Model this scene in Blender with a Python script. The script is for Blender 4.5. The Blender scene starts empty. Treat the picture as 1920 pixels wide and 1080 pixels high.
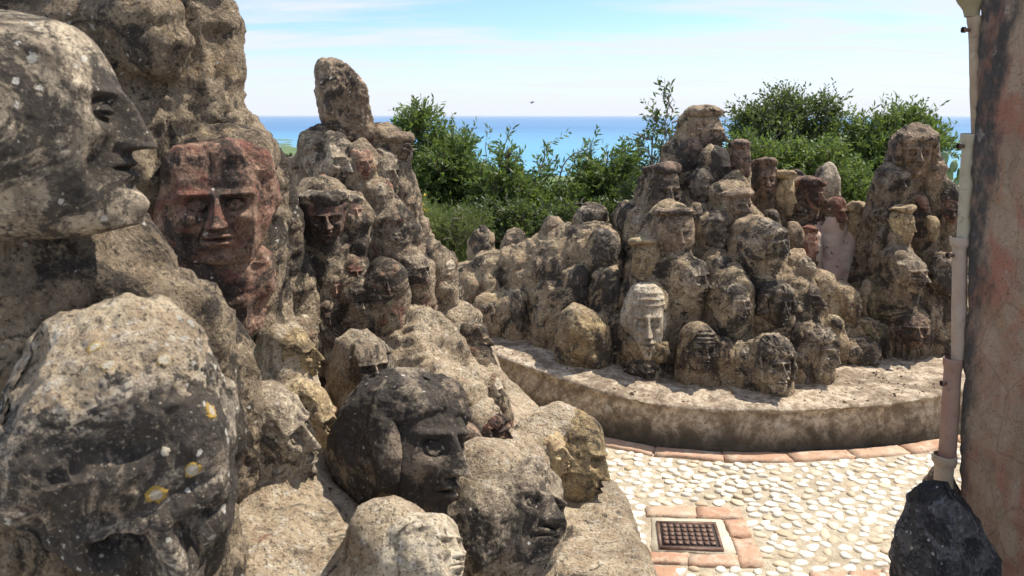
import bpy, math, random
import numpy as np
random.seed(7)
RNG = np.random.default_rng(11)
R = math.radians
SC = bpy.context.scene
COL = SC.collection

# ------------------------------------------------------------------ camera, world, sun, exposure
F = 1400.0; SHIFT = 152.0; PITCH = R(7.0); CAMZ = 1.65
cam_d = bpy.data.cameras.new('camera')
cam = bpy.data.objects.new('camera', cam_d); COL.objects.link(cam)
cam_d.sensor_width = 36; cam_d.lens = 36*F/1920
cam_d.shift_y = -SHIFT/1920
cam_d.clip_start = .02; cam_d.clip_end = 90000
cam.location = (0, 0, CAMZ); cam.rotation_euler = (R(90)-PITCH, 0, 0)
cam_d.dof.use_dof = True; cam_d.dof.focus_distance = 3.6; cam_d.dof.aperture_fstop = 8
SC.camera = cam
SUN_AZ = 62.0   # degrees to the right of the view direction (+Y)
SUN_EL = 58.0
w = bpy.data.worlds.new('World'); SC.world = w; w.use_nodes = True
wt = w.node_tree; wt.nodes.clear()
WN = lambda t: wt.nodes.new(t)
sky = WN('ShaderNodeTexSky'); sky.sky_type = 'NISHITA'; sky.sun_disc = False
sky.sun_elevation = R(SUN_EL); sky.sun_rotation = R(SUN_AZ)
sky.air_density = 1.0; sky.dust_density = 0.3; sky.ozone_density = 1.5; sky.altitude = 80
tc = WN('ShaderNodeTexCoord')
# thin high cloud: streaks laid out on a plane far above (direction divided by its height)
sep = WN('ShaderNodeSeparateXYZ'); wt.links.new(tc.outputs['Generated'], sep.inputs[0])
def wm(op, a, b=None, clamp=False):
    n = WN('ShaderNodeMath'); n.operation = op; n.use_clamp = clamp
    for i, v in enumerate((a, b)):
        if v is None: continue
        if isinstance(v, (int, float)): n.inputs[i].default_value = v
        else: wt.links.new(v, n.inputs[i])
    return n.outputs[0]
zc = wm('ADD', wm('MAXIMUM', sep.outputs[2], 0.0), 0.10)
cx = wm('DIVIDE', sep.outputs[0], zc); cy = wm('DIVIDE', sep.outputs[1], zc)
comb = WN('ShaderNodeCombineXYZ'); wt.links.new(cx, comb.inputs[0]); wt.links.new(cy, comb.inputs[1])
mp = WN('ShaderNodeMapping'); mp.inputs['Rotation'].default_value = (0, 0, R(14)); mp.inputs['Scale'].default_value = (.42, 1.5, 1)
mp.inputs['Location'].default_value = (3.1, 1.2, 0)
wt.links.new(comb.outputs[0], mp.inputs[0])
cn = WN('ShaderNodeTexNoise'); cn.inputs['Scale'].default_value = 1.0; cn.inputs['Detail'].default_value = 9; cn.inputs['Roughness'].default_value = .60
cn.inputs['Distortion'].default_value = .35
wt.links.new(mp.outputs[0], cn.inputs['Vector'])
cr = WN('ShaderNodeMapRange'); cr.inputs[1].default_value = .40; cr.inputs[2].default_value = .57
wt.links.new(cn.outputs[0], cr.inputs[0])
hz = WN('ShaderNodeMapRange'); hz.inputs[1].default_value = .01; hz.inputs[2].default_value = .11; hz.inputs[3].default_value = .95; hz.inputs[4].default_value = .04
wt.links.new(sep.outputs[2], hz.inputs[0])
cm = wm('MAXIMUM', wm('MULTIPLY', cr.outputs[0], .88), hz.outputs[0], True)
mx = WN('ShaderNodeMix'); mx.data_type = 'RGBA'
wt.links.new(cm, mx.inputs[0]); sm_ = WN('ShaderNodeMix'); sm_.data_type = 'RGBA'; sm_.blend_type = 'MULTIPLY'; sm_.inputs[0].default_value = 1; sm_.inputs[7].default_value = (.62, .72, .92, 1); wt.links.new(sky.outputs[0], sm_.inputs[6]); wt.links.new(sm_.outputs[2], mx.inputs[6]); mx.inputs[7].default_value = (3.85, 4.05, 4.5, 1)
bg = WN('ShaderNodeBackground'); bg.inputs[1].default_value = .145
wo = WN('ShaderNodeOutputWorld'); wt.links.new(mx.outputs[2], bg.inputs[0]); wt.links.new(bg.outputs[0], wo.inputs[0])
sd = bpy.data.lights.new('sun', 'SUN'); sd.energy = 4.7; sd.angle = R(.55); sd.color = (1.0, .93, .83)
sun = bpy.data.objects.new('sun', sd); COL.objects.link(sun)
sun.rotation_euler = (R(90-SUN_EL), 0, R(180-SUN_AZ)); sun.location = (3, 6, 12)
SC.view_settings.view_transform = 'Standard'; SC.view_settings.look = 'None'
SC.view_settings.exposure = 0.66; SC.view_settings.gamma = 1; SC.view_settings.use_curve_mapping = False
SC.render.engine = 'CYCLES'

# ------------------------------------------------------------------ geometry helpers
def ray(px, py):
    a = (px-960)/F; b = (540-py)/F - SHIFT/F
    return np.array([a, math.cos(PITCH)+b*math.sin(PITCH), -math.sin(PITCH)+b*math.cos(PITCH)])
def P(px, py, Y):
    d = ray(px, py); return np.array([0, 0, CAMZ]) + d*(Y/d[1])
def depth(px, py, Y): return Y/ray(px, py)[1]
def onz(px, py, z):
    d = ray(px, py); return np.array([0, 0, CAMZ]) + d*((z-CAMZ)/d[2])

def _hash(i, j, k, s):
    h = (i*374761393 + j*668265263 + k*2147483647 + s*974634777) & 0xffffffff
    h = ((h ^ (h >> 13))*1274126177) & 0xffffffff
    return ((h ^ (h >> 16)) & 0xffff)/32767.5 - 1.0
def vnoise(p, s=0):
    p = np.asarray(p, float); i = np.floor(p).astype(np.int64); f = p-i; f = f*f*f*(f*(f*6-15)+10)
    x, y, z = i.T; fx, fy, fz = f.T
    def L(a, b, t): return a+(b-a)*t
    c = [[[_hash(x+a, y+b, z+c_, s) for c_ in (0, 1)] for b in (0, 1)] for a in (0, 1)]
    return L(L(L(c[0][0][0], c[1][0][0], fx), L(c[0][1][0], c[1][1][0], fx), fy),
             L(L(c[0][0][1], c[1][0][1], fx), L(c[0][1][1], c[1][1][1], fx), fy), fz)
def fbm(p, sc, oct=4, rough=.55, s=0):
    v = 0; a = 1; tot = 0
    for o in range(oct):
        v = v + a*vnoise(np.asarray(p)*sc*(2.03**o)+o*7.3, s+o); tot += a; a *= rough
    return v/tot
def ridged(p, sc, oct=3, s=0):
    v = 0; a = 1; tot = 0
    for o in range(oct):
        v = v + a*(1-2*np.abs(vnoise(np.asarray(p)*sc*(2.03**o)+o*5.1, s+20+o))); tot += a; a *= .55
    return v/tot

def mesh_np(name, V, Q, smooth=True):
    """V (n,3), Q list of face arrays (each (m,k))"""
    if not isinstance(Q, list): Q = [Q]
    Q = [q for q in Q if len(q)]
    me = bpy.data.meshes.new(name)
    me.vertices.add(len(V)); me.vertices.foreach_set('co', np.asarray(V, np.float32).ravel())
    tot = sum(q.size for q in Q); nf = sum(len(q) for q in Q)
    me.loops.add(tot); me.polygons.add(nf)
    li = np.concatenate([q.ravel() for q in Q]).astype(np.int32)
    me.loops.foreach_set('vertex_index', li)
    ls = []; lt = []; o = 0
    for q in Q:
        ls.append(o+np.arange(len(q))*q.shape[1]); lt.append(np.full(len(q), q.shape[1])); o += q.size
    me.polygons.foreach_set('loop_start', np.concatenate(ls).astype(np.int32))
    me.polygons.foreach_set('loop_total', np.concatenate(lt).astype(np.int32))
    me.update(calc_edges=True)
    if smooth: me.polygons.foreach_set('use_smooth', np.ones(nf, bool))
    me.validate()
    return me
def link(name, me, mat=None, parent=None, loc=None, rot=None):
    o = bpy.data.objects.new(name, me); COL.objects.link(o)
    if mat is not None and me is not None and not me.materials: me.materials.append(mat)
    if loc is not None: o.location = [float(a) for a in loc]
    if rot is not None: o.rotation_euler = rot
    if parent is not None: o.parent = parent
    return o
def tag(o, label=None, cat=None, group=None, kind=None):
    if label: o['label'] = label
    if cat: o['category'] = cat
    if group: o['group'] = group
    if kind: o['kind'] = kind
    return o
def vnormals(V, Q):
    n = np.cross(V[Q[:, 2]]-V[Q[:, 0]], V[Q[:, 3 if Q.shape[1] > 3 else 1]]-V[Q[:, 1 if Q.shape[1] > 3 else 0]])
    N = np.zeros_like(V)
    for k in range(Q.shape[1]): 
        for a in range(3): N[:, a] += np.bincount(Q[:, k], n[:, a], len(V))
    return N/(np.linalg.norm(N, axis=1, keepdims=True)+1e-12)
def sstep(a, b, x):
    t = np.clip((x-a)/(b-a), 0, 1); return t*t*(3-2*t)
def rotm(rx, ry, rz):
    cx_, sx = math.cos(rx), math.sin(rx); cy_, sy = math.cos(ry), math.sin(ry); cz, sz = math.cos(rz), math.sin(rz)
    X = np.array([[1, 0, 0], [0, cx_, -sx], [0, sx, cx_]]); Yk = np.array([[cy_, 0, sy], [0, 1, 0], [-sy, 0, cy_]]); Z = np.array([[cz, -sz, 0], [sz, cz, 0], [0, 0, 1]])
    return Z@Yk@X
def grid_faces(nu, nv, wrapu=False):
    a = np.arange(nu*nv).reshape(nu, nv)
    if wrapu: a = np.vstack([a, a[:1]])
    return np.stack([a[:-1, :-1], a[1:, :-1], a[1:, 1:], a[:-1, 1:]], -1).reshape(-1, 4)
def tube(pts, rad, n=7):
    pts = np.asarray(pts, float); m = len(pts); rad = np.broadcast_to(rad, (m,))
    T = np.gradient(pts, axis=0); T /= np.linalg.norm(T, axis=1, keepdims=True)+1e-9
    up = np.array([.3, .2, .93]); A = np.cross(T, up); A /= np.linalg.norm(A, axis=1, keepdims=True)+1e-9; B = np.cross(T, A)
    th = np.arange(n)*2*math.pi/n
    V = (pts[None]+rad[None, :, None]*(np.cos(th)[:, None, None]*A[None]+np.sin(th)[:, None, None]*B[None])).reshape(-1, 3)
    return V, grid_faces(n, m, True)
class MB:
    def __init__(s): s.V = []; s.Q = {}; s.n = 0
    def add(s, V, Q):
        for q in (Q if isinstance(Q, list) else [Q]):
            s.Q.setdefault(q.shape[1], []).append(q+s.n)
        s.V.append(V); s.n += len(V); return s
    def box(s, c, d, M=None):
        k = np.array([[x, y, z] for x in (-1, 1) for y in (-1, 1) for z in (-1, 1)])*np.array(d)/2
        if M is not None: k = k@M.T
        q = np.array([[0, 1, 3, 2], [4, 6, 7, 5], [0, 4, 5, 1], [2, 3, 7, 6], [0, 2, 6, 4], [1, 5, 7, 3]])
        return s.add(k+np.array(c), q)
    def build(s, name, mat=None, parent=None, smooth=False, loc=None):
        V = np.concatenate(s.V)
        if loc is not None: V = V-np.array(loc)
        me = mesh_np(name, V, [np.concatenate(q) for q in s.Q.values()], smooth)
        return link(name, me, mat, parent, loc)

# ------------------------------------------------------------------ materials
def newmat(name):
    m = bpy.data.materials.new(name); m.use_nodes = True; t = m.node_tree; t.nodes.clear()
    return m, t
class NB:
    def __init__(s, t): s.t = t
    def n(s, ty, **k):
        n = s.t.nodes.new(ty)
        for a, b in k.items():
            if a in n.inputs: 
                n.inputs[a].default_value = b
            else: setattr(n, a, b)
        return n
    def l(s, a, b): s.t.links.new(a, b)
    def math(s, op, a, b=None, c=None, clamp=False):
        n = s.n('ShaderNodeMath', operation=op, use_clamp=clamp)
        for i, v in enumerate((a, b, c)):
            if v is None: continue
            if isinstance(v, (int, float)): n.inputs[i].default_value = v
            else: s.l(v, n.inputs[i])
        return n.outputs[0]
    def noise(s, vec, scale, detail=6, rough=.6, dist=0.0):
        n = s.n('ShaderNodeTexNoise'); n.inputs['Scale'].default_value = scale; n.inputs['Detail'].default_value = detail
        n.inputs['Roughness'].default_value = rough; n.inputs['Distortion'].default_value = dist; s.l(vec, n.inputs['Vector']); return n.outputs[0]
    def vor(s, vec, scale, feat='F1'):
        n = s.n('ShaderNodeTexVoronoi'); n.feature = feat; n.inputs['Scale'].default_value = scale; s.l(vec, n.inputs['Vector']); return n
    def mr(s, v, a, b, c=0.0, d=1.0):
        n = s.n('ShaderNodeMapRange'); n.interpolation_type = 'SMOOTHSTEP'
        for i, q in zip((1, 2, 3, 4), (a, b, c, d)): n.inputs[i].default_value = q
        s.l(v, n.inputs[0]); return n.outputs[0]
    def mix(s, f, a, b, mode='MIX'):
        n = s.n('ShaderNodeMix', data_type='RGBA', blend_type=mode)
        if isinstance(f, (int, float)): n.inputs[0].default_value = f
        else: s.l(f, n.inputs[0])
        for i, v in ((6, a), (7, b)):
            if isinstance(v, tuple): n.inputs[i].default_value = (*v, 1)
            else: s.l(v, n.inputs[i])
        return n.outputs[2]
    def bump(s, h, strength, dist, nrm=None):
        n = s.n('ShaderNodeBump'); n.inputs['Strength'].default_value = strength; n.inputs['Distance'].default_value = dist
        s.l(h, n.inputs['Height'])
        if nrm is not None: s.l(nrm, n.inputs['Normal'])
        return n.outputs[0]
    def out(s, col, rough, nrm=None, **k):
        b = s.n('ShaderNodeBsdfPrincipled')
        if isinstance(col, tuple): b.inputs['Base Color'].default_value = (*col, 1)
        else: s.l(col, b.inputs['Base Color'])
        if isinstance(rough, (int, float)): b.inputs['Roughness'].default_value = rough
        else: s.l(rough, b.inputs['Roughness'])
        if nrm is not None: s.l(nrm, b.inputs['Normal'])
        for a, v in k.items(): b.inputs[a.replace('_', ' ')].default_value = v
        o = s.n('ShaderNodeOutputMaterial'); s.l(b.outputs[0], o.inputs[0]); return b

def stone(name, a, b, bdist=.014, dark=.5, dcol=(.040, .034, .029), red=0., rcol=(.19, .075, .055), ochre=.15, spots=.5, fine=1.0, bump=1.0, bscale=1.0):
    m, t = newmat(name); N = NB(t)
    g = N.n('ShaderNodeNewGeometry'); v = g.outputs['Position']      # stains and lichen run on across neighbouring stones
    nb = N.noise(v, 15*bscale, 9, .68, .5); col = N.mix(N.mr(nb, .40, .58), a, b)
    nm = N.noise(v, 42*bscale, 6, .70, .3)
    hi = (min(a[0]*1.75, .78), min(a[1]*1.72, .72), min(a[2]*1.70, .60))
    col = N.mix(N.mr(nm, .54, .66, 0, .8), col, hi)
    col = N.mix(N.mr(N.noise(v, 8*bscale, 8, .72, .6), .55, .66, 0, .55), col, hi)
    if ochre > 0:
        nz = N.noise(v, 8, 8, .72, .7); col = N.mix(N.mr(nz, .60-.12*ochre, .70, 0, min(1, .55+ochre*.3)), col, (.26, .165, .065))
    nw = N.noise(v, 3.3, 7, .68, .5); col = N.mix(N.mr(nw, .48, .62, 0, .5), col, (.19, .14, .095))
    if red > 0:
        nr = N.noise(v, 9.5, 8, .70, .6); c0 = .66-.30*red; col = N.mix(N.mr(nr, c0, c0+.10, 0, .85), col, rcol)
    nd = N.noise(v, 4.6*bscale, 12, .76, .7); c0 = .635-.22*dark
    col = N.mix(N.mr(nd, c0, c0+.07, 0, .90), col, dcol)
    nd2 = N.noise(v, 19*bscale, 8, .74, .5); c1 = .64-.12*dark
    col = N.mix(N.mr(nd2, c1, c1+.06, 0, .85), col, dcol)
    ns = N.noise(v, 125*bscale, 4, .75)
    col = N.mix(N.mr(ns, .545, .62, 0, .80*fine), col, dcol)
    col = N.mix(N.mr(ns, .40, .34, 0, .45*fine), col, hi)
    ms = N.n('ShaderNodeMapping'); ms.inputs['Scale'].default_value = (1, 1, .16); N.l(v, ms.inputs[0])
    col = N.mix(N.mr(N.noise(ms.outputs[0], 22*bscale, 5, .65, .6), .54, .66, 0, .55), col, (.085, .068, .052))
    if spots > 0:
        vo = N.vor(v, 34*bscale); th = N.math('MULTIPLY', N.mr(N.noise(v, 4.3, 5, .6), .46, .62), .50*spots)
        sm = N.math('LESS_THAN', N.math('ADD', vo.outputs['Distance'], N.math('MULTIPLY', N.math('SUBTRACT', nm, .5), 1.1)), th)
        col = N.mix(N.math('MULTIPLY', sm, .75), col, (.60, .57, .49))
    h = N.math('ADD', N.math('MULTIPLY', nb, 1.25), N.math('MULTIPLY', nm, .62))
    h = N.math('ADD', h, N.math('MULTIPLY', ns, .30)); h = N.math('ADD', h, N.math('MULTIPLY', nd2, -.7))
    nrm = N.bump(h, 1.0, (.032 if 'cement' in name else bdist)*bump/bscale)
    N.out(col, .92, nrm, Specular_IOR_Level=.25)
    return m
MT = {
 'cement': stone('pale_cement', (0.657, 0.530, 0.360), (0.477, 0.365, 0.239), dark=.36, ochre=.3, spots=.35, red=.12, rcol=(0.318, 0.150, 0.099)),
 'cement_grey': stone('grey_cement', (0.424, 0.335, 0.225), (0.265, 0.205, 0.135), dark=.66, ochre=.75, spots=.35),
 'cement_brown': stone('brown_cement', (0.350, 0.250, 0.162), (0.212, 0.150, 0.095), dark=.70, ochre=.3, spots=.25),
 'cement_warm': stone('warm_cement', (0.551, 0.415, 0.261), (0.371, 0.270, 0.167), dark=.62, ochre=.5, spots=.3),
 'dark': stone('black_lichen_stone', (0.286, 0.235, 0.171), (0.138, 0.112, 0.085), dark=.85, ochre=.25, spots=.2),
 'darkred': stone('dark_red_stone', (0.297, 0.210, 0.149), (0.170, 0.115, 0.081), dark=.75, red=.40, spots=.15),
 'grey': stone('grey_limestone', (0.466, 0.385, 0.275), (0.265, 0.210, 0.149), dark=.76, spots=.3),
 'cement_tower': stone('tower_cement', (0.488, 0.385, 0.261), (0.297, 0.220, 0.149), dark=.70, ochre=.3, red=.34, rcol=(0.286, 0.120, 0.081), spots=.3),
 'boulder': stone('spotted_black_stone', (0.445, 0.375, 0.279), (0.212, 0.180, 0.140), dark=.98, spots=.42, ochre=.2, bscale=1.35),
 'pale': stone('pale_limestone', (0.615, 0.520, 0.378), (0.424, 0.350, 0.243), dark=.42, spots=.4),
 'tan': stone('tan_limestone', (0.551, 0.410, 0.234), (0.392, 0.280, 0.158), dark=.34, ochre=.4, spots=.1),
 'red': stone('red_painted_stone', (0.360, 0.230, 0.158), (0.223, 0.120, 0.081), dark=.66, red=.58, spots=.15),
 'pink': stone('pink_painted_stone', (0.530, 0.340, 0.243), (0.382, 0.220, 0.153), dark=.38, red=.45, rcol=(0.350, 0.130, 0.081), spots=.2),
 'ochre': stone('ochre_lichen_stone', (0.371, 0.280, 0.149), (0.212, 0.155, 0.086), dark=.62, ochre=.8, spots=.3),
 'olive': stone('olive_stone', (0.244, 0.200, 0.108), (0.127, 0.105, 0.059), dark=.60, ochre=.4, spots=.15),
 'brown': stone('brown_stone', (0.360, 0.270, 0.180), (0.212, 0.155, 0.104), dark=.62, ochre=.25, spots=.3),
}

# ------------------------------------------------------------------ signed distance fields -> mesh (cement bodies)
class Field:
    def __init__(s, lo, hi, h):
        s.lo = np.array(lo, float); s.h = h; s.n = np.ceil((np.array(hi)-s.lo)/h).astype(int)+1
        s.D = np.full(s.n, 9.0, np.float32)
    def sub(s, a, b):
        i0 = np.clip(np.floor((a-s.lo)/s.h).astype(int), 0, s.n-1); i1 = np.clip(np.ceil((b-s.lo)/s.h).astype(int)+1, 1, s.n)
        if (i1 <= i0).any(): return None
        sl = tuple(slice(i0[k], i1[k]) for k in range(3))
        ax = [s.lo[k]+s.h*np.arange(i0[k], i1[k], dtype=np.float32) for k in range(3)]
        return sl, np.meshgrid(*ax, indexing='ij', sparse=True)
    def add(s, fn, a, b, k=.04):
        m = 3*k+.05; r = s.sub(np.array(a)-m, np.array(b)+m)
        if r is None: return
        sl, (X, Y, Z) = r; d = fn(X, Y, Z); D = s.D[sl]
        h = np.clip(.5+.5*(D-d)/k, 0, 1)
        s.D[sl] = D*(1-h)+d*h-k*h*(1-h)
    def cap(s, a, b, r0, r1, k=.04, sq=1.0):
        a = np.asarray(a, float); b = np.asarray(b, float); ab = b-a; L = float(ab@ab)+1e-9; rm = max(r0, r1)
        def fn(X, Y, Z):
            t = np.clip(((X-a[0])*ab[0]+(Y-a[1])*ab[1]+(Z-a[2])*ab[2])/L, 0, 1)
            dx = X-a[0]-ab[0]*t; dy = (Y-a[1]-ab[1]*t)/sq; dz = Z-a[2]-ab[2]*t
            return np.sqrt(dx*dx+dy*dy+dz*dz)-(r0+(r1-r0)*t)
        s.add(fn, np.minimum(a, b)-rm, np.maximum(a, b)+rm, k)
    def ell(s, c, r, k=.04):
        c = np.asarray(c, float); r = np.asarray(r, float)
        def fn(X, Y, Z):
            q = np.sqrt(((X-c[0])/r[0])**2+((Y-c[1])/r[1])**2+((Z-c[2])/r[2])**2); return (q-1)*float(r.min())
        s.add(fn, c-r, c+r, k)
    def mesh(s):
        D = s.D.copy()
        D[0] = D[-1] = 1; D[:, 0] = D[:, -1] = 1; D[:, :, 0] = D[:, :, -1] = 1
        neg = D < 0; nx, ny, nz = D.shape
        cs = np.zeros((nx-1, ny-1, nz-1, 3)); ct = np.zeros((nx-1, ny-1, nz-1), np.int16)
        offs = [(0, 0), (0, 1), (1, 0), (1, 1)]
        edges = []
        for ax in range(3):
            A = np.moveaxis(D, ax, 0); a0 = A[:-1]; a1 = A[1:]
            cr_ = (a0 < 0) != (a1 < 0); t = np.where(cr_, a0/(a0-a1+1e-12), 0)
            edges.append(cr_)
            C = np.moveaxis(cs, ax, 0); T_ = np.moveaxis(ct, ax, 0); oth = [q for q in range(3) if q != ax]
            for (p, q) in offs:
                sl = (slice(None), slice(p, p+C.shape[1]), slice(q, q+C.shape[2]))
                m = cr_[sl]; tt = t[sl]
                C[..., ax] += m*tt; C[..., oth[0]] += m*p; C[..., oth[1]] += m*q; T_ += m
        act = ct > 0; idx = np.full(ct.shape, -1, np.int64); idx[act] = np.arange(act.sum())
        ijk = np.argwhere(act); V = s.lo+s.h*(ijk+cs[act]/ct[act][:, None])
        Q = []
        for ax in range(3):
            I = np.moveaxis(idx, ax, 0); cr_ = edges[ax]; A = np.moveaxis(neg, ax, 0)
            c = cr_[:, 1:-1, 1:-1]; i, j, k = np.nonzero(c); j1 = j; k1 = k
            q = np.stack([I[i, j1, k1], I[i, j1+1, k1], I[i, j1+1, k1+1], I[i, j1, k1+1]], -1)
            ins = A[i, j+1, k+1]
            if ax == 1: ins = ~ins
            q[~ins] = q[~ins][:, ::-1]
            Q.append(q)
        return V, np.concatenate(Q)
def rockify(V, Q, amp=1.0, s=0, scl=1.0):
    N = vnormals(V, Q)
    d = .026*ridged(V, 4.5*scl, 3, s)+.020*fbm(V, 9*scl, 4, .6, s+5)+.010*ridged(V, 15*scl, 2, s+7)+.007*ridged(V, 32*scl, 2, s+9)
    return V+N*(d*amp)[:, None]
def field_obj(name, Fd, mat, amp=1.0, s=0, parent=None, loc=None):
    V, Q = Fd.mesh(); V = rockify(V, Q, amp, s)
    if loc is None: loc = np.array([V[:, 0].mean(), V[:, 1].mean(), V[:, 2].min()])
    return link(name, mesh_np(name, V-loc, Q), mat, parent, loc), V, Q

# ------------------------------------------------------------------ carved heads
def head_topo(n, m):
    """closed box shell: front n x n, sides n x m"""
    key = {}; V = []; Q = []
    def vid(p):
        k = (round(p[0], 5), round(p[1], 5), round(p[2], 5))
        if k not in key: key[k] = len(V); V.append(k)
        return key[k]
    L = np.linspace(-1, 1, n+1); M = np.linspace(-1, 1, m+1)
    def patch(f, A, B, flip):
        g = [[vid(f(a, b)) for b in B] for a in A]
        for i in range(len(A)-1):
            for j in range(len(B)-1):
                q = [g[i][j], g[i+1][j], g[i+1][j+1], g[i][j+1]]
                Q.append(q[::-1] if flip else q)
    patch(lambda a, b: (a, -1, b), L, L, False)
    patch(lambda a, b: (-1, a, b), M, L, True)
    patch(lambda a, b: (1, a, b), M, L, False)
    patch(lambda a, b: (a, b, 1), L, M, False)
    patch(lambda a, b: (a, b, -1), L, M, True)
    patch(lambda a, b: (a, 1, b), L, L, True)
    return np.array(V, float), np.array(Q)
_topo = {}
def head_mesh(name, wd, h, d, n=44, kind='face', E=1.0, blk=.30, rough=1.0, seed=0, taper=.28, top=0., lean=0., eyes='open', long=0., prog=0., curl=1.0, sock=1.0, nose=1.0, erode=0.0, vsh=0.0, facet=None, lip=1.0):
    E = E*1.2
    m = max(8, n//3)
    if (n, m) not in _topo: _topo[(n, m)] = head_topo(n, m)
    V0, Q = _topo[(n, m)]
    T = np.tan(V0*math.pi/4)
    p = T/np.linalg.norm(T, axis=1, keepdims=True)
    box = V0/np.maximum(1, (np.abs(V0)**4).sum(1, keepdims=True)**.25)
    p = p*(1-blk)+box*blk
    x, y, z = p.T.copy(); u = x; v = z-long*0; u0 = u
    fr = sstep(.05, .5, -y)
    G = lambda a, b, su, sv: np.exp(-((u-a)/su)**2-((v-b)/sv)**2)
    G2 = lambda a, b, su, sv: G(a, b, su, sv)+G(-a, b, su, sv)
    f = np.zeros_like(x)
    jr = np.random.default_rng(seed+100)
    nw = .8+.45*jr.random(); nh = .85+.4*jr.random(); mw = .85+.5*jr.random(); eb = .8+.6*jr.random(); es = .9+.3*jr.random()
    face = np.zeros_like(x)
    if kind != 'blank':
        u = u/.86; v = v/.90+.02-vsh; au = np.abs(u)
        face = fr*np.exp(-(u/.85)**6)*np.exp(-((v+.2)/.85)**6)
        # flattened face plane, brow shelf, sunken orbits, eyeballs with lids
        brow = .062*eb*np.exp(-((v-.24-.10*(au-.3)**2)/.055)**2)*sstep(.80, .62, au)*(1-.35*np.exp(-(u/.06)**2))*sock; f += brow
        orb = np.exp(-((au-.33)/.20)**4-((v-.07)/.125)**4); f -= .15*orb*(.35+.65*sock)
        q = np.sqrt(((au-.33)/(.145*es))**2+((v-.065)/(.075*es))**2)
        if eyes == 'open':
            f += .11*np.sqrt(np.clip(1-q*q*.8, 0, 1))+.055*np.exp(-((q-1.05)/.17)**2)
            f -= .05*np.exp(-((au-.33)/.04)**2-((v-.07)/.035)**2)
        else:
            f += .12*np.sqrt(np.clip(1-q*q*.7, 0, 1))+.04*np.exp(-((q-1.12)/.14)**2); f -= .06*np.exp(-((v-.035)/.014)**2)*np.exp(-((au-.33)/.14)**4)
        t = np.clip((.26-v)/.54, 0, 1); win = sstep(-.315, -.275, v)*(1-sstep(.14, .36, v))
        wid = (.070+.085*t**1.5)*nw
        f += nose*(.09+.27*nh*t)*np.exp(-(au/wid)**3)*win
        f += .11*np.exp(-((au-.155*nw)/.06)**2-((v+.245)/.055)**2)
        f += lip*.09*np.exp(-(u/.36)**4-((v+.50)/.19)**4)
        f += lip*.085*np.exp(-(u/(.24*mw))**4-((v+.425)/.032)**2)+lip*.10*np.exp(-(u/(.20*mw))**4-((v+.545)/.042)**2)
        f -= .12*np.exp(-((v+.482)/.018)**2)*np.exp(-(u/(.27*mw))**6)
        f -= .07*G(0, -.65, .22, .045)*0+.07*np.exp(-(u/.22)**2-((v+.65)/.045)**2)
        f += .15*np.exp(-(u/.24)**4-((v+.82)/.12)**2)
        f += .09*np.exp(-((au-.48)/.16)**2-((v+.14)/.12)**2)-.10*np.exp(-((au-.52)/.14)**2-((v+.48)/.2)**2)
        nl = au-.22-(-.25-v)*.55; f -= .055*np.exp(-(nl/.035)**2)*sstep(-.60, -.50, v)*(1-sstep(-.27, -.2, v))
        # side planes fall away behind the cheekbones
        f -= .16*sstep(.66, .86, au)*sstep(.62, .45, v)
        ear = np.exp(-((y-.10)/.15)**2-((z-.02)/.22)**2)*(np.abs(x) > .55)
        x = x*(1+.12*ear*min(E, 1)); u = u*.86
    v = z
    rad = np.ones_like(x)
    nz_ = p*3+seed*3.1
    if kind == 'hair':
        hm = np.clip(sstep(.46, .54, v+.22*np.abs(u)+.05*vnoise(p*5+seed, seed)), 0, 1)
        hm = np.maximum(hm, sstep(.70, .80, np.abs(u))*sstep(-.6, -.3, v))
        cur = .5+.5*ridged(p*np.array([1, 1, .8])+seed, 3.6, 2, seed); rad += curl*hm*(.04+.20*cur)
        f *= (1-.8*hm)
    if kind == 'hood':
        hm = np.maximum(sstep(.45, .58, v+.1*np.abs(u)), sstep(.60, .74, np.abs(u))); rad += hm*.17; f *= (1-hm)
    if kind == 'band':
        f += .05*np.sin(v*38+u*1.5)*sstep(.28, .36, v)+.03*np.sin(v*55)*sstep(-.5, -.2, -np.abs(v))
    if kind == 'beard':
        bm = sstep(.22, .42, -v)*(1-.9*G(0, -.475, .26, .07)); gr = np.sin(u*26+3*vnoise(nz_*2, seed))
        f += bm*(.12+.03*gr); f += .09*G(0, -.385, .24, .035)
        f += .028*np.sin(v*42)*sstep(.4, .45, v)
    if kind == 'groove':
        f += .12*np.sin((u*.9+v*.6)*13+1.5*vnoise(nz_, seed))*fr
    f += .12*fbm(p+seed*1.7, 1.6, 3, .6, seed)*rough*.4
    y = np.where(y < 0, y*(1+prog*sstep(.1, -.25, v)*(np.minimum(1/np.sqrt(np.maximum(1-v*v, .05)), 1.9)-1)), y)
    x = x*(1-taper*sstep(.05, .95, -v)); 
    if top: x = x*(1-top*sstep(-.2, 1, v)); y = y*(1-.6*top*sstep(-.2, 1, v))
    x = x+lean*v
    X = np.stack([x*rad*wd/2, y*rad*d/2-f*fr*wd/2*E, z*(1+(rad-1)*.7)*h/2], -1)
    # broken flats: planes that slice the stone, sparing the carved face
    nf = (9 if kind == 'blank' else 5) if facet is None else facet
    fr_rng = np.random.default_rng(seed+900); half = np.array([wd, d, h])/2; Xn = X/half
    for _ in range(nf):
        nv = fr_rng.normal(0, 1, 3); nv /= np.linalg.norm(nv)
        if kind != 'blank' and nv[1] < -.55 and facet is None: continue
        ex = (Xn@nv).max(); ov = np.maximum(Xn@nv-ex*fr_rng.uniform(.74, .92), 0)
        Xn = Xn-nv[None]*(ov*.9*(1-(.85-.5*erode)*face))[:, None]
    X = Xn*half
    Nn = vnormals(X, Q)
    s3 = 1/ max(wd, .05)
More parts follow.
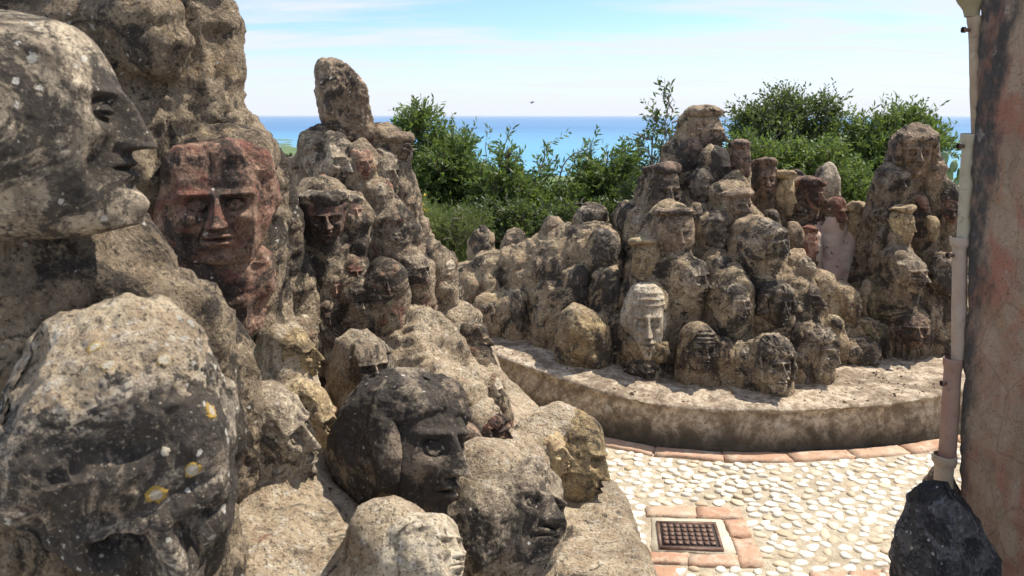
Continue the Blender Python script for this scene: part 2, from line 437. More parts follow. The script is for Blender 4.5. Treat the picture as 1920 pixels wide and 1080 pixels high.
    keep_ = 1-.80*(1-erode)*face
    dsp = keep_*wd*(.085*fbm(X*s3+seed, 2.2, 2, .5, seed)+.040*np.minimum(.1, ridged(X*s3, 2.8, 2, seed+6))+.026*fbm(X*s3, 8, 3, .6, seed+3)+.022*np.minimum(0, ridged(X*s3, 7, 2, seed+8)))*rough
    X = X+Nn*dsp[:, None]
    return X, Q
HEADS = []   # (name, centre, w, h) for the cement round them
def carve(name, label, c, wd, h, mat, yaw=0, pitch=0, roll=0, d=None, group=None, cat='stone head', cap=None, capmat=None, parent=None, **k):
    d = d or wd*1.05
    X, Q = head_mesh(name, wd, h, d, **k)
    M = rotm(R(pitch), R(roll), R(yaw))
    o = link(name, mesh_np(name, X, Q), mat, parent, c, None)
    from mathutils import Matrix
    o.rotation_mode = 'XYZ'
    o.rotation_euler = Matrix(M.tolist()).to_euler('XYZ')
    if parent is None: tag(o, label, cat, group)
    if cap:
        cw, ch, cz, over = cap; cw = .97+(cw-1)*.30; ch *= .95
        Vc, Qc = head_mesh('cap', wd*cw, h*ch, d*cw, n=max(16, k.get('n', 44)//2), kind='blank', blk=.38, rough=1.2, seed=k.get('seed', 0)+50, taper=.12)
        Vc = Vc+np.array([0, -over*wd, cz*h])
        link('cap', mesh_np('cap', Vc, Qc), capmat or mat, o)
    return o

# ------------------------------------------------------------------ setting: pavement, slope, sea
def plane_noise(name, x0, x1, y0, y1, nx, ny, zf, mat, kind='structure'):
    X, Y = np.meshgrid(np.linspace(x0, x1, nx), np.linspace(y0, y1, ny), indexing='ij')
    V = np.stack([X.ravel(), Y.ravel(), zf(X.ravel(), Y.ravel())], -1)
    return tag(link(name, mesh_np(name, V, grid_faces(nx, ny)), mat), kind=kind)
m, t = newmat('lime_mortar'); N = NB(t); tcn = N.n('ShaderNodeTexCoord'); v = tcn.outputs['Object']
a = N.noise(v, 30, 8, .7); b = N.noise(v, 3, 5, .6)
col = N.mix(N.mr(a, .35, .65), (.36, .30, .205), (.52, .45, .33)); col = N.mix(N.mr(b, .5, .68, 0, .6), col, (.24, .18, .11))
col = N.mix(N.mr(N.noise(v, 160, 3, .7), .58, .66, 0, .7), col, (.10, .08, .05))
N.out(col, .95, N.bump(N.math('ADD', a, N.noise(v, 120, 4, .7)), .7, .01)); M_MORTAR = m
pav = plane_noise('pavement', -3, 5.5, -1.5, 6.6, 340, 324, lambda x, y: .006*fbm(np.stack([x, y, 0*x], -1), 2.2, 4), M_MORTAR)

def terr_z(x, y):
    z = np.interp(y, [0, 6.4, 9, 16, 60, 400, 900, 1400, 2100, 60000], [-.06, -.06, -.5, -2.3, -11, -64, -76, -81, -86, -90])
    # the shore runs nearer on the right: left of the view a green plain reaches farther out
    shift = np.interp(x/np.maximum(y, 1), [-.45, -.30, -.22, .1, 1], [1.9, 4.0, -3.5, -5, -5])*sstep(500, 900, y)
    p = np.stack([x, y, 0*x], -1)
    return z + shift + fbm(p, .012, 4)*np.clip((y-12)/80, 0, 3.0) + fbm(p, .3, 3)*.2*np.clip((y-7)/6, 0, 1)
ys = np.concatenate([np.linspace(6.2, 40, 60), np.geomspace(41, 2600, 150)])
us = np.linspace(-1.6, 1.6, 200)
Yg, Ug = np.meshgrid(ys, us, indexing='ij'); Xg = Ug*(Yg+8)
V = np.stack([Xg.ravel(), Yg.ravel(), terr_z(Xg.ravel(), Yg.ravel())], -1)
m, t = newmat('grassy_slope'); N = NB(t); tcn = N.n('ShaderNodeTexCoord'); v = tcn.outputs['Object']
col = N.mix(N.mr(N.noise(v, .02, 6, .6), .4, .62), (.105, .15, .035), (.05, .10, .03))
col = N.mix(N.mr(N.noise(v, .25, 8, .7), .55, .7, 0, .7), col, (.16, .15, .06)); col = N.mix(N.mr(N.noise(v, 2.5, 6, .7), .52, .62, 0, .6), col, (.03, .05, .012))
N.out(col, .95, N.bump(N.noise(v, 3, 6, .7), .8, .15)); 
tag(link('terrain', mesh_np('terrain', V, grid_faces(210, 200)[:, ::-1]), m), kind='structure')

m, t = newmat('sea_water'); N = NB(t); tcn = N.n('ShaderNodeTexCoord'); v = tcn.outputs['Object']
mpn = N.n('ShaderNodeMapping'); mpn.inputs['Scale'].default_value = (.35, 1, 1); N.l(v, mpn.inputs[0])
big = N.noise(mpn.outputs[0], .0011, 5, .6); sepn = N.n('ShaderNodeSeparateXYZ'); N.l(v, sepn.inputs[0])
shal = N.mr(sepn.outputs[1], 1000, 5200, 1, 0)
col = N.mix(shal, (.034, .140, .290), (.105, .30, .42)); col = N.mix(N.mr(big, .42, .62, 0, .35), col, (.07, .25, .42))
rip = N.noise(mpn.outputs[0], .12, 6, .65)
N.out(col, .34, N.bump(rip, .6, 1.0), IOR=1.2)
V = np.array([[-70000, 300, -82.], [70000, 300, -82.], [70000, 75000, -82.], [-70000, 75000, -82.]])
tag(link('sea', mesh_np('sea', V, np.array([[0, 1, 2, 3]])), m), kind='structure')

HZ = True
if HZ:
    m, t = newmat('sea_haze'); N = NB(t); pv = N.n('ShaderNodeVolumePrincipled'); pv.inputs['Color'].default_value = (.86, .92, 1, 1); pv.inputs['Density'].default_value = 2.0e-5; pv.inputs['Anisotropy'].default_value = .2
    o_ = N.n('ShaderNodeOutputMaterial'); N.l(pv.outputs[0], o_.inputs[1])
    mb = MB(); mb.box((0, 39000, -50.5), (150000, 80000, 107)); tag(mb.build('haze', m), kind='stuff')
# ------------------------------------------------------------------ far-side kerb platform
KO = [(700, 500, .0), (760, 590, .28), (860, 640, .29), (930, 665, .30), (1000, 690, .295), (1100, 724, .28), (1200, 750, .26), (1300, 764, .25), (1450, 768, .25), (1600, 762, .25), (1700, 751, .26), (1770, 738, .27), (1850, 722, .27), (1950, 700, .27)]
KO = KO[1:]
pts = np.array([onz(a, b, c-.028) for a, b, c in KO])
s_ = np.arange(len(pts)); ss = np.linspace(0, len(pts)-1, 420)
def cubic(P_, ss):
    P_ = np.vstack([2*P_[0]-P_[1], P_, 2*P_[-1]-P_[-2]]); i = np.clip(ss.astype(int), 0, len(P_)-4); t = (ss-i)[:, None]
    p0, p1, p2, p3 = P_[i], P_[i+1], P_[i+2], P_[i+3]
    return .5*(2*p1+(p2-p0)*t+(2*p0-5*p1+4*p2-p3)*t*t+(3*p1-p0-3*p2+p3)*t**3)
kc = cubic(pts, ss); tan = np.gradient(kc, axis=0); tan[:, 2] = 0; tan /= np.linalg.norm(tan, axis=1, keepdims=True)
inn = np.stack([-tan[:, 1], tan[:, 0], 0*tan[:, 0]], -1)      # away from the path
prof = [(-.012, -1.0)]+[(-.012+.004*k, -1+k/12*.93) for k in range(1, 12)]+[(.012+.03*(1-math.cos(a)), -.07/.25*0-.02*(1-math.sin(a))/.25*1.0) for a in np.linspace(0, math.pi/2, 5)]
prof += [(.042+d, 0.004*math.sin(d*9)) for d in np.concatenate([np.linspace(.02, .5, 26), np.linspace(.56, 1.6, 16)])]
rows = []
for (o_, zf) in prof:
    r_ = kc+inn*o_; r_ = r_.copy(); r_[:, 2] = kc[:, 2]*(1+zf) if zf <= 0 else kc[:, 2]+zf
    rows.append(r_)
G_ = np.stack(rows, 1); V = G_.reshape(-1, 3); Q = grid_faces(len(ss), len(prof))
Nn = vnormals(V, Q); V = V+Nn*(.010*fbm(V, 6, 4, .6, 4)+.006*ridged(V, 24, 2, 5)+.012*fbm(V, 2, 2, .5, 8))[:, None]
m, t = newmat('kerb_concrete'); N = NB(t); tcn = N.n('ShaderNodeTexCoord'); v = tcn.outputs['Object']
sp = N.n('ShaderNodeSeparateXYZ'); N.l(v, sp.inputs[0])
a = N.noise(v, 26, 8, .7); b = N.noise(v, 5, 7, .65, .6)
col = N.mix(N.mr(a, .38, .62), (.29, .215, .14), (.60, .50, .365)); col = N.mix(N.mr(b, .46, .60, 0, .75), col, (.15, .105, .065))
col = N.mix(N.mr(N.noise(v, 9, 5, .6), .60, .70, 0, .7), col, (.60, .55, .44))
col = N.mix(N.mr(N.noise(v, 90, 4, .75), .56, .66, 0, .85), col, (.045, .035, .025))
foot_shade = N.math('MULTIPLY', N.mr(N.math('ADD', sp.outputs[2], N.math('MULTIPLY', b, -.12)), -.03, .10, 1, 0), .9)
col = N.mix(foot_shade, col, (.04, .034, .022))  # shade of the kerb face painted into the colour, darkest at its foot
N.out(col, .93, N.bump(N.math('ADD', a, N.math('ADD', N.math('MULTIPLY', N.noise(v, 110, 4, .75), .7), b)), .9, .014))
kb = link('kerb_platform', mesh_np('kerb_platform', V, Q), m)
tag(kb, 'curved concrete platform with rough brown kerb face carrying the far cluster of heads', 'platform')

# ------------------------------------------------------------------ heads of the far cluster
def Y0(X): return float(np.interp(X, [-.5, -.03, .45, .8, 1.25, 1.6, 1.9, 2.4], [4.75, 4.5, 4.10, 3.90, 3.74, 3.86, 4.15, 4.4]))
def place(grp, px, py, off=0):
    Y = 4.3
    for _ in range(25):
        p = P(px, py, Y); X, z = p[0], p[2]
        if grp == 'pyr': Yn = Y0(X)+.92*max(z-.38, 0)
        elif grp == 'bank': Yn = Y0(X)+.95*max(z-.4, 0)
        elif grp == 'row': Yn = 4.95+.15*(z-.8)
        elif grp == 'tow': Yn = 4.28+.42*max(z-.4, 0)
        Y = .5*Y+.5*(Yn)
    return P(px, py, Y+off), Y+off
GR = 'stone heads cemented into the rock garden'
fieldsdef = {'pyr': [], 'bank': [], 'row': [], 'tow': [], 'mid': []}
cnt = [0]
def H(grp, px, py, wp, hp, yaw, mat, kind, label, off=0, Y=None, emb=True, name='stone_sculpture', n=None, **k):
    if Y is None: c, Y = place(grp, px, py, off)
    else: c = P(px, py, Y)
    dd = depth(px, py, Y); wd = wp/F*dd; h = hp/F*dd; cnt[0] += 1
    if n is None: n = int(np.clip(wp*.62, 20, 64))
    k.setdefault('pitch', -.6*math.degrees(math.atan2(-ray(px, py)[2], 1)))
    yaw2 = yaw + math.degrees(math.atan2(-(px-960), F))*.6
    if grp == 'bank': wd *= .88; h *= 1.12
    elif grp != 'mid' and name != 'bearded_mask': wd *= .95; h *= 1.05
    if wp < 90 and kind != 'blank': k['E'] = k.get('E', 1.0)*1.35
    o = carve(name, label, c, wd, h, MT[mat], yaw=yaw2, kind=kind, seed=cnt[0], n=n, group=GR, **k)
    if emb: fieldsdef[grp].append((c, wd, h, float(k.get('pitch', 0)), yaw2))
    return o
T = 'pyr'
H(T,1318,252,74,84,50,'brown','face','pale squinting head facing right at the very top, under a broad flat cap',cap=(1.15,.30,.46,.03),taper=.12,blk=.3)
H(T,1294,296,58,70,14,'darkred','face','worn reddish face just below and left of the topmost capped head',E=.7,blk=.3,off=.02)
H(T,1342,322,52,92,50,'dark','face','tall dark profile with pink stained cheek below the topmost capped head',blk=.35,taper=.15)
H(T,1386,312,44,86,30,'darkred','face','dark red head with squared top on the right shoulder of the peak',cap=(1.1,.22,.45,.0),taper=.15,blk=.3)
H(T,1378,352,38,46,15,'pink','face','small smooth pinkish face tucked under the dark red head',off=-.06,E=.8)
H(T,1241,362,72,96,18,'brown','face','brown head with a broken crown-like top on the left shoulder of the peak',blk=.35,taper=.2,cap=(1.05,.30,.44,-.02),capmat=MT['darkred'],E=1.2)
H(T,1316,356,46,68,12,'dark','hood','small hooded dark head in the middle below the peak',E=1.1)
H(T,1374,388,66,66,34,'brown','face','brown head with thin round cap and reddened mouth',cap=(1.12,.22,.36,.06),off=-.05)
H(T,1262,440,88,94,14,'brown','face','large domed featureless head with a thin pale rim, centre left',E=.22,blk=.35,taper=.3,off=-.08,cap=(1.04,.14,.44,.0))
H(T,1200,424,42,52,-6,'grey','face','small blocky grey head wedged left of the domed featureless one',E=.5,blk=.5,taper=.1)
H(T,1178,414,46,66,-10,'dark','blank','rounded dark grey stone standing at the left edge of the peak',blk=.4,off=.12)
H(T,1306,405,34,36,6,'dark','face','tiny dark face peering over the right of the domed head',off=-.02)
H(T,1342,440,48,82,22,'dark','hair','dark curly bearded head between the domed head and the big grey one',E=.9)
H(T,1430,462,82,94,44,'grey','hair','big grey head looking right with cropped dark hair',E=1.0,off=-.12,n=56)
H(T,1211,490,66,84,-16,'tan','face','sandy yellow face under a thin brimmed cap above the bearded mask',cap=(1.15,.2,.42,.06),E=.8,off=-.04)
H(T,1290,524,80,96,42,'grey','face','rough grey head turned right beside the bearded mask',E=.7,rough=1.6,blk=.25)
H(T,1350,500,46,42,30,'dark','blank','small knobbly dark stone on the sunlit cement ridge',rough=1.8,roll=20)
H(T,1380,540,56,46,40,'grey','blank','flat rough grey stone lying on the sunlit ridge',rough=2,roll=25)
H(T,1212,606,84,150,0,'pale','beard','long white-faced mask with stern eyes, thin nose and brown beard',n=76,blk=.3,E=1.05,taper=.1,name='bearded_mask')
bd = bpy.data.objects['bearded_mask']
Xb, Qb = head_mesh('beard', .24, .15, .17, n=30, kind='groove', E=.35, blk=.6, rough=1.6, seed=77, taper=.1)
link('beard', mesh_np('beard', Xb, Qb), MT['ochre'], bd, (0, -.045, -.135))
H(T,1208,688,60,44,10,'dark','groove','dark broken stone under the beard of the long mask',E=.6)
H(T,1380,572,56,92,20,'grey','face','narrow grey face with a plain cap right of the bearded mask',n=56,blk=.3,E=1.1,taper=.3)
H(T,1452,572,66,84,22,'dark','hair','dark curly-haired head with a moustache above the classical head',n=60,E=1.15)
H(T,1314,655,62,84,12,'dark','band','black wrinkled face with banded forehead low on the platform',n=56,E=1.2)
H(T,1448,688,72,104,20,'grey','hair','classical pale head with curly fringe at the front edge of the platform',n=76,E=1.15,off=-.04,taper=.32)
H(T,1356,662,34,56,28,'darkred','face','small dark red face between the wrinkled and the classical heads',off=.04)
H(T,1402,690,52,80,6,'dark','blank','dark rough rock behind the left ear of the classical head',off=.08,rough=1.8)
H(T,1534,664,66,94,40,'grey','hair','head with thick swept hair tilted right, second from the front corner',n=64,E=1.1,roll=12)
H(T,1502,690,44,70,10,'dark','blank','dark stone behind the tilted swept-hair head',off=.05,rough=1.6)
H(T,1606,668,72,78,46,'grey','groove','grey beak-shaped stone with deep slanting grooves',roll=34,E=.8,taper=.4,n=48)
H(T,1567,612,24,34,30,'dark','face','tiny dark face above the grooved beak-shaped stone',off=-.02)
H(T,1586,572,54,72,32,'cement_warm','face','flat sandy face roughly scratched with a square nose',E=.7,blk=.5,off=.03,rough=1.5)
H(T,1508,562,58,66,42,'brown','face','brown scowling head leaning right above the swept-hair head',E=1.2,roll=15)
H(T,1500,508,54,50,30,'grey','blank','rough lump of grey rock at the top of the sunlit slope',rough=2.2)
H(T,1546,540,40,36,40,'pale','blank','small pale rock halfway down the sunlit slope',rough=1.6,roll=30)
H(T,1646,572,52,104,20,'olive','hood','olive green hooded face with a pointed top',n=50,top=.55,E=1.1,off=-.06,taper=.2)
H(T,1652,638,36,62,14,'olive','face','small dark green face under the pointed hooded one',E=1.2,off=-.05)
H(T,1622,620,28,42,24,'olive','face','tiny moss-dark face left of the small green one',off=-.02)
T = 'row'
H(T,1431,338,52,76,10,'darkred','face','flat-topped dark red head at the left of the back row',blk=.4,taper=.1,cap=(1.1,.2,.42,.02))
H(T,1471,368,38,86,40,'tan','face','narrow sand-coloured head with an ochre cap in the back row',cap=(1.15,.2,.45,.05),taper=.1)
H(T,1517,368,50,62,44,'red','face','red-cheeked head under a mushroom-shaped cap',cap=(1.22,.4,.38,.06))
H(T,1552,352,50,96,0,'pale','blank','tall pale tapering stone behind the red heads',top=.35,off=.12,blk=.35)
H(T,1568,402,38,66,30,'red','face','bright red hollow-eyed face beside the pale tapering stone',E=1.2,off=-.03)
H(T,1603,426,48,88,30,'tan','face','sandy head with a low brow at the right end of the back row',blk=.35,cap=(1.08,.3,.40,.03),taper=.15)
H(T,1486,448,38,62,10,'brown','blank','plain dark rounded stone in the second tier of the back row',off=-.14,blk=.35)
H(T,1516,462,38,70,-8,'pink','face','flat reddish face with an orange cap band above the plaster patch',off=-.10,blk=.5,E=.7,cap=(1.05,.25,.42,.01),capmat=MT['red'])
H(T,1447,410,26,30,10,'dark','blank','small dark stone above the big grey head',off=-.2)
H(T,1496,335,24,30,10,'dark','blank','little dark knob between the ochre and mushroom caps',off=.1)
T = 'tow'
H(T,1713,288,74,94,4,'brown','hair','shaggy-haired head crowning the right-hand tower',n=56,E=1.1,blk=.3)
H(T,1677,342,58,56,16,'dark','face','dark head on the left shoulder of the right-hand tower',E=1.1)
H(T,1690,424,46,70,34,'tan','face','smooth sand-coloured face halfway up the right-hand tower',E=1.0,off=-.06,cap=(1.15,.2,.44,.03))
H(T,1745,430,32,52,18,'tan','face','small yellowish face right of the smooth sand-coloured one')
H(T,1783,398,42,48,0,'red','face','red face beside the drainpipe high on the tower',blk=.3)
H(T,1727,386,28,36,20,'red','face','tiny red screaming face in the middle of the tower',E=1.4)
H(T,1697,514,76,74,30,'grey','face','large grey face with smiling mouth in the middle of the tower',n=56,E=1.2,off=-.08)
H(T,1742,538,28,44,20,'pink','face','small pinkish face right of the large smiling one')
H(T,1768,520,60,96,-10,'dark','blank','big black overhanging stone next to the drainpipe',rough=1.8,off=-.05)
H(T,1708,618,70,66,8,'darkred','face','wide worn reddish face at the foot of the right-hand tower',E=1.0,blk=.35,off=-.04)
H(T,1748,322,46,60,10,'brown','blank','rough brown rock on the right shoulder of the tower',rough=1.9)
H(T,1782,372,40,50,10,'dark','blank','dark rock below the right shoulder of the tower',rough=1.8)
H(T,1750,600,50,80,0,'grey','blank','lumpy grey rock low on the tower beside the drainpipe',rough=2)
H(T,1655,470,40,60,-10,'brown','blank','brown stone on the left flank of the tower',rough=1.8,off=.05)
T = 'bank'
H(T,905,466,46,80,10,'dark','blank','cone-shaped dark stone, leftmost on the crest of the low bank',top=.4,off=.1,blk=.3,taper=.02)
H(T,965,464,46,64,-6,'brown','face','brown carved head second from the left on the low crest',blk=.3,off=.08,E=.9)
H(T,1038,442,46,58,4,'brown','hood','round hooded head standing alone on the low crest',off=.06,E=.35)
H(T,1110,414,60,54,0,'grey','face','mushroom-shaped grey stone overhanging its narrow foot',top=-.35,off=.12,E=.3,taper=.65,blk=.4)
H(T,1136,474,62,84,4,'dark','face','flat-topped black block below the mushroom-shaped stone',blk=.6,off=-.06,E=.4,taper=.15)
H(T,888,546,28,42,20,'red','face','small reddish face low at the left end of the bank')
H(T,928,544,20,26,20,'brown','face','tiny brown face beside the small reddish one')
H(T,916,584,48,42,30,'dark','blank','slanting dark rock near the left end of the bank',rough=1.8,roll=-25)
H(T,972,582,36,76,10,'dark','face','long dark worn face in the left part of the bank',E=.7)
H(T,1014,514,42,66,8,'brown','face','brown eroded face high on the left part of the bank',E=1.0)
H(T,1016,612,36,80,0,'dark','blank','dark oval stone standing in for a shaded niche in the middle of the bank',off=.03)  # solid dark oval put in for the shade of a niche
H(T,1049,520,46,74,14,'grey','face','grey eroded face right of the brown one, high on the bank',E=.9)
H(T,1084,542,52,86,14,'dark','face','long dark face under the black flat-topped block',E=.7)
H(T,1142,548,54,86,6,'dark','face','dark red-chinned face directly below the flat-topped block',E=.9)
H(T,1048,612,20,40,8,'dark','face','slim dark face right of the dark niche oval',off=.02)
H(T,1100,640,92,106,36,'ochre','blank','big ochre and black boulder at the foot of the bank',n=64,blk=.75,rough=1.7,off=-.04,roll=-10)
H(T,958,632,26,60,10,'brown','face','small worn face low on the bank by the kerb',off=.02)
H(T,1160,620,34,60,20,'brown','face','brown face in shadow left of the bearded mask',off=.06)
H(T,985,540,24,44,10,'brown','blank','thin brown stone between two eroded faces',off=.02)
H(T,1180,560,30,60,10,'dark','blank','dark slab squeezed above the left cheek of the bearded mask',off=.05)

def bodies(F_, lst, k=.045, zb=.2, slope=.16, back=.26, amp=1, back_=.20):
    for (c, wd, h, pt, yw) in lst:
        c = np.array(c)
        dirf = np.array([math.sin(R(yw)), -math.cos(R(yw)), 0])
        a = c-dirf*wd*back+np.array([0, .02, -.12*h]); 
        q0 = c-dirf*wd*(back_+.10)
        F_.cap(q0+np.array([0, 0, .20*h]), q0-np.array([0, -.04*wd, 1.15*h]), wd*.44, wd*.58, k)
        drop = max(a[2]-zb, .05)
        b_ = np.array([a[0]+.02, a[1]+.30*wd+.06*drop, zb])
        F_.cap(a, b_, wd*.46, wd*.52+slope*drop, k)
        e0 = c-dirf*wd*.09-np.array([0, 0, .26*h]); F_.cap(e0, (e0[0], e0[1]+.05*wd, max(zb-.1, e0[2]-1.3*h)), wd*.34, wd*.50, k)
Fp = Field((-.1, 3.5, .12), (2.35, 5.6, 1.75), .0145)
bodies(Fp, fieldsdef['pyr'], k=.06)
for (px, py, r) in [(1300, 300, .17), (1290, 420, .24), (1400, 430, .16), (1440, 520, .22), (1240, 540, .22), (1500, 600, .22)]:
    c, Y = place('pyr', px, py); c = c+np.array([0, r*1.15, -.05]); Fp.cap(c, c+np.array([0, .15, .25-c[2]]), r, r*1.5, .06)
V, Q = Fp.mesh(); V = rockify(V, Q, 1.1, 3); loc = np.array([1.0, 4.3, .2])
ROCK = []
def rock_thing(V, Q, mat, label, loc):
    o = link('cement_mound', mesh_np('cement_mound', V-loc, Q), mat, None, loc)
    tag(o, label, 'cement mound'); ROCK.append(o); return o
rock_thing(V, Q, MT['cement_warm'], 'tall pyramid-shaped cement mound in the centre, studded with heads and lit on its right slope', loc)
Fr = Field((1.35, 4.4, .15), (2.8, 5.5, 1.5), .016); bodies(Fr, fieldsdef['row'], zb=.2, slope=.08, k=.05)
for px, py, r in [(1570, 480, .17), (1550, 520, .2), (1500, 520, .2)]:
    c = P(px, py, 5.05); Fr.cap(c, (c[0], c[1]+.1, .3), r, r*1.2, .05)
V, Q = Fr.mesh(); V = rockify(V, Q, .5, 5); rock_thing(V, Q, MT['cement_brown'], 'brown cement wall joining the back row of heads', np.array([2.0, 4.95, .2]))
Ft = Field((1.7, 3.9, .12), (3.1, 5.4, 1.75), .016); bodies(Ft, fieldsdef['tow'], zb=.2, slope=.15, k=.055)
for px, py, r, Y in [(1720, 340, .13, 4.9), (1730, 430, .22, 4.9), (1740, 540, .3, 4.85)]:
    c = P(px, py, Y); Ft.cap(c, (c[0], c[1], .3), r, r*1.3, .06)
V, Q = Ft.mesh(); V = rockify(V, Q, .85, 8); rock_thing(V, Q, MT['cement_grey'], 'dark lumpy cement tower of heads on the far right beside the drainpipe', np.array([2.3, 4.6, .2]))
Fb = Field((-.7, 3.8, .12), (1.0, 5.9, 1.15), .0145); bodies(Fb, fieldsdef['bank'], zb=.2, back_=.13, slope=.26, k=.055)
for px, py, r in [(870, 528, .10), (920, 508, .12), (970, 500, .13), (1020, 488, .14), (1070, 472, .15), (1120, 465, .15), (880, 540, .13), (930, 530, .15), (990, 520, .17), (1050, 500, .19), (1110, 490, .2), (960, 590, .14), (1060, 580, .18), (850, 560, .12)]:
    c, Y = place('bank', px, py); c = c+np.array([0, r*.95, -.02]); Fb.cap(c, (c[0], c[1]+.1, .25), r, r*1.3, .05)
V, Q = Fb.mesh(); V = rockify(V, Q, 1.1, 12); rock_thing(V, Q, MT['cement_warm'], 'low sloping cement bank left of the pyramid, topped by four standing stones', np.array([.1, 4.7, .2]))

# pinkish plaster patch on the back row (a skin of old plaster over the cement)
def patch_from(V, Q, c, r, off, seed, flat=(1, 1, 1), nmin=None):
    """lift the faces of a mesh that lie within r of c into a skin of their own, 'off' in front of it"""
    N_ = vnormals(V, Q); d = np.sqrt((((V-c)*np.array(flat))**2).sum(1)); d = d*(1+.42*fbm(V-c, 2.6/r, 4, .75, seed))
    keep = (d[Q] < r).all(1)
    if nmin is not None: keep &= (N_[Q].mean(1)@np.array(nmin) > .25)
    q = Q[keep]
    if len(q) < 3: return None
    used, inv = np.unique(q, return_inverse=True); lift = off*sstep(1.0, .72, d[used]/r)+off*.15
    return V[used]+N_[used]*lift[:, None], inv.reshape(q.shape)
Vr, Qr = Fr.mesh(); Vr = rockify(Vr, Qr, .5, 5)
dd_ = Vr-P(1566, 474, 4.8); 
pr = patch_from(Vr, Qr, P(1566, 474, 4.85), .20, .010, 4, (1.15, .6, .75), (0, -1, 0))
m, t = newmat('old_pink_plaster'); N = NB(t); v = N.n('ShaderNodeTexCoord').outputs['Object']
col = N.mix(N.mr(N.noise(v, 9, 6, .6), .4, .6), (.50, .37, .31), (.56, .46, .37)); col = N.mix(N.mr(N.noise(v, 17, 5, .6), .62, .65, 0, .9), col, (.14, .11, .09))
N.out(col, .9, N.bump(N.noise(v, 50, 6, .6), .5, .01)); M_PL = m
if pr is not None:
    link('plaster_skin', mesh_np('plaster_skin', pr[0]-np.array([2.0, 4.95, .2]), pr[1]), m, ROCK[1])

# ------------------------------------------------------------------ middle tower and near slope, left of the path
T = 'mid'
H(T,642,196,100,168,20,'brown','blank','tall upright brown rock standing on top of the middle tower',Y=3.12,n=80,blk=.75,rough=1.5,taper=.12,lean=-.14,top=.30,roll=-6,name='standing_stone',emb=False)
H(T,622,306,98,120,36,'grey','face','steep-browed grey head right under the tall upright rock',Y=3.02,n=64,E=.9,top=.3,rough=1.4)
H(T,676,308,50,66,30,'red','face','dark red face with shaded eyes right of the steep-browed grey head',Y=2.98,E=1.2)
H(T,738,276,64,56,60,'brown','face','brown mushroom-browed head jutting out on the right of the tower',Y=3.15,n=50,E=.6,blk=.3,cap=(1.15,.4,.30,.0))
H(T,744,330,44,110,60,'tan','blank','ochre neck-like stone under the jutting mushroom-browed head',Y=3.22)
H(T,716,330,66,110,44,'grey','face','grey head turned right in the middle of the tower',Y=3.08,n=50,E=.9)
H(T,758,392,42,112,55,'brown','face','tall narrow brown profile on the right edge of the tower',Y=3.12,n=48,blk=.3,taper=.1,E=.7)
H(T,709,372,40,62,30,'grey','face','small grey face with pursed lips in the middle of the tower',Y=2.97)
H(T,731,376,18,76,40,'pink','blank','thin pink-painted strip of stone beside the pursed-lips face',Y=2.98,blk=.4)
H(T,604,412,98,100,14,'red','face','strong dark red face with white nose under a flat grey cap',Y=2.80,n=80,E=1.3,taper=.35,cap=(1.08,.38,.40,.04),capmat=MT['grey'],blk=.25)
H(T,664,398,36,62,20,'pink','face','little pale pink face wearing a grey cap',Y=2.86,n=40,cap=(1.15,.3,.38,.05),capmat=MT['grey'])
H(T,541,356,66,90,-20,'dark','blank','large dark boulder on the left shoulder of the tower',Y=3.15,rough=1.6)
H(T,666,512,40,48,14,'red','face','small rosy round face below the pink-faced one',Y=2.78,n=40,E=1.1)
H(T,674,568,50,56,16,'grey','face','small grey squashed face low in the middle of the tower',Y=2.72,n=44,E=1.2,cap=(1.1,.3,.42,.05))
H(T,724,534,50,62,10,'red','hood','dark red face with a yellow-edged hood low on the tower',Y=2.74,n=48,E=1.2)
H(T,628,540,38,60,10,'red','face','small dark face with white cap left of the squashed one',Y=2.76,n=40)
H(T,592,546,42,52,0,'red','face','tiny dark red scowling face, left lower part of the tower',Y=2.78)
H(T,563,598,48,44,20,'pale','blank','pale rounded stone at the lower left of the tower',Y=2.65,rough=1.5)
H(T,618,600,36,56,8,'darkred','face','worn reddish face above the upturned face',Y=2.70)
H(T,748,438,62,54,30,'grey','blank','rough grey stone on the right flank of the tower',Y=2.98,rough=2,n=40)
H(T,776,508,58,66,40,'grey','face','pale grimacing head low on the right flank of the tower',Y=2.92,n=44,rough=1.5)
H(T,828,500,48,36,40,'pale','blank','small pale outcrop at the right foot of the tower',Y=3.1,rough=1.8)
H(T,800,476,40,30,40,'grey','blank','flat grey stone on the right flank ridge',Y=3.08,rough=1.8)
H(T,740,400,30,50,30,'pale','blank','pale knuckle of stone beside the narrow brown profile',Y=3.0,rough=1.6)
H(T,686,690,96,104,24,'grey','face','grey upturned face with sunken shadowed eyes behind the big black head',Y=2.30,n=72,E=1.2,pitch=-12)
H(T,898,640,36,66,60,'brown','face','brown profile on the upper right ridge of the near slope',Y=2.95,n=44,E=1.3)
H(T,888,733,38,58,40,'brown','face','small brown face with sharp nose on the ridge',Y=2.72,n=44,E=1.3)
H(T,924,735,36,66,60,'pale','face','narrow pale profile at the right edge of the ridge',Y=2.85,n=44,E=1.2)
H(T,906,684,26,34,55,'dark','face','tiny dark profile between the ridge profiles',Y=2.92)
H(T,870,846,60,98,22,'darkred','hood','reddish face framed by a pale hood behind the big black head',Y=2.15,n=60,E=1.0)
H(T,922,812,66,76,55,'red','hair','red-cheeked head with a dark cap of hair turned right',Y=2.35,n=56,E=.8)
H(T,1022,850,74,104,62,'tan','face','sandy reddish head looking right on the ledge',Y=2.42,n=64,E=.9)
o = H(T,1072,862,112,180,60,'ochre','face','tall slanted ochre head with heavy brow at the right end of the ledge',Y=2.50,n=90,E=1.1,roll=20,pitch=-4,blk=.35)
H(T,945,985,205,220,34,'grey','face','big tilted face with broad smile lying back on the near ledge',Y=1.86,n=130,E=1.1,pitch=-40,roll=32,blk=.55,rough=1.2,emb=True)
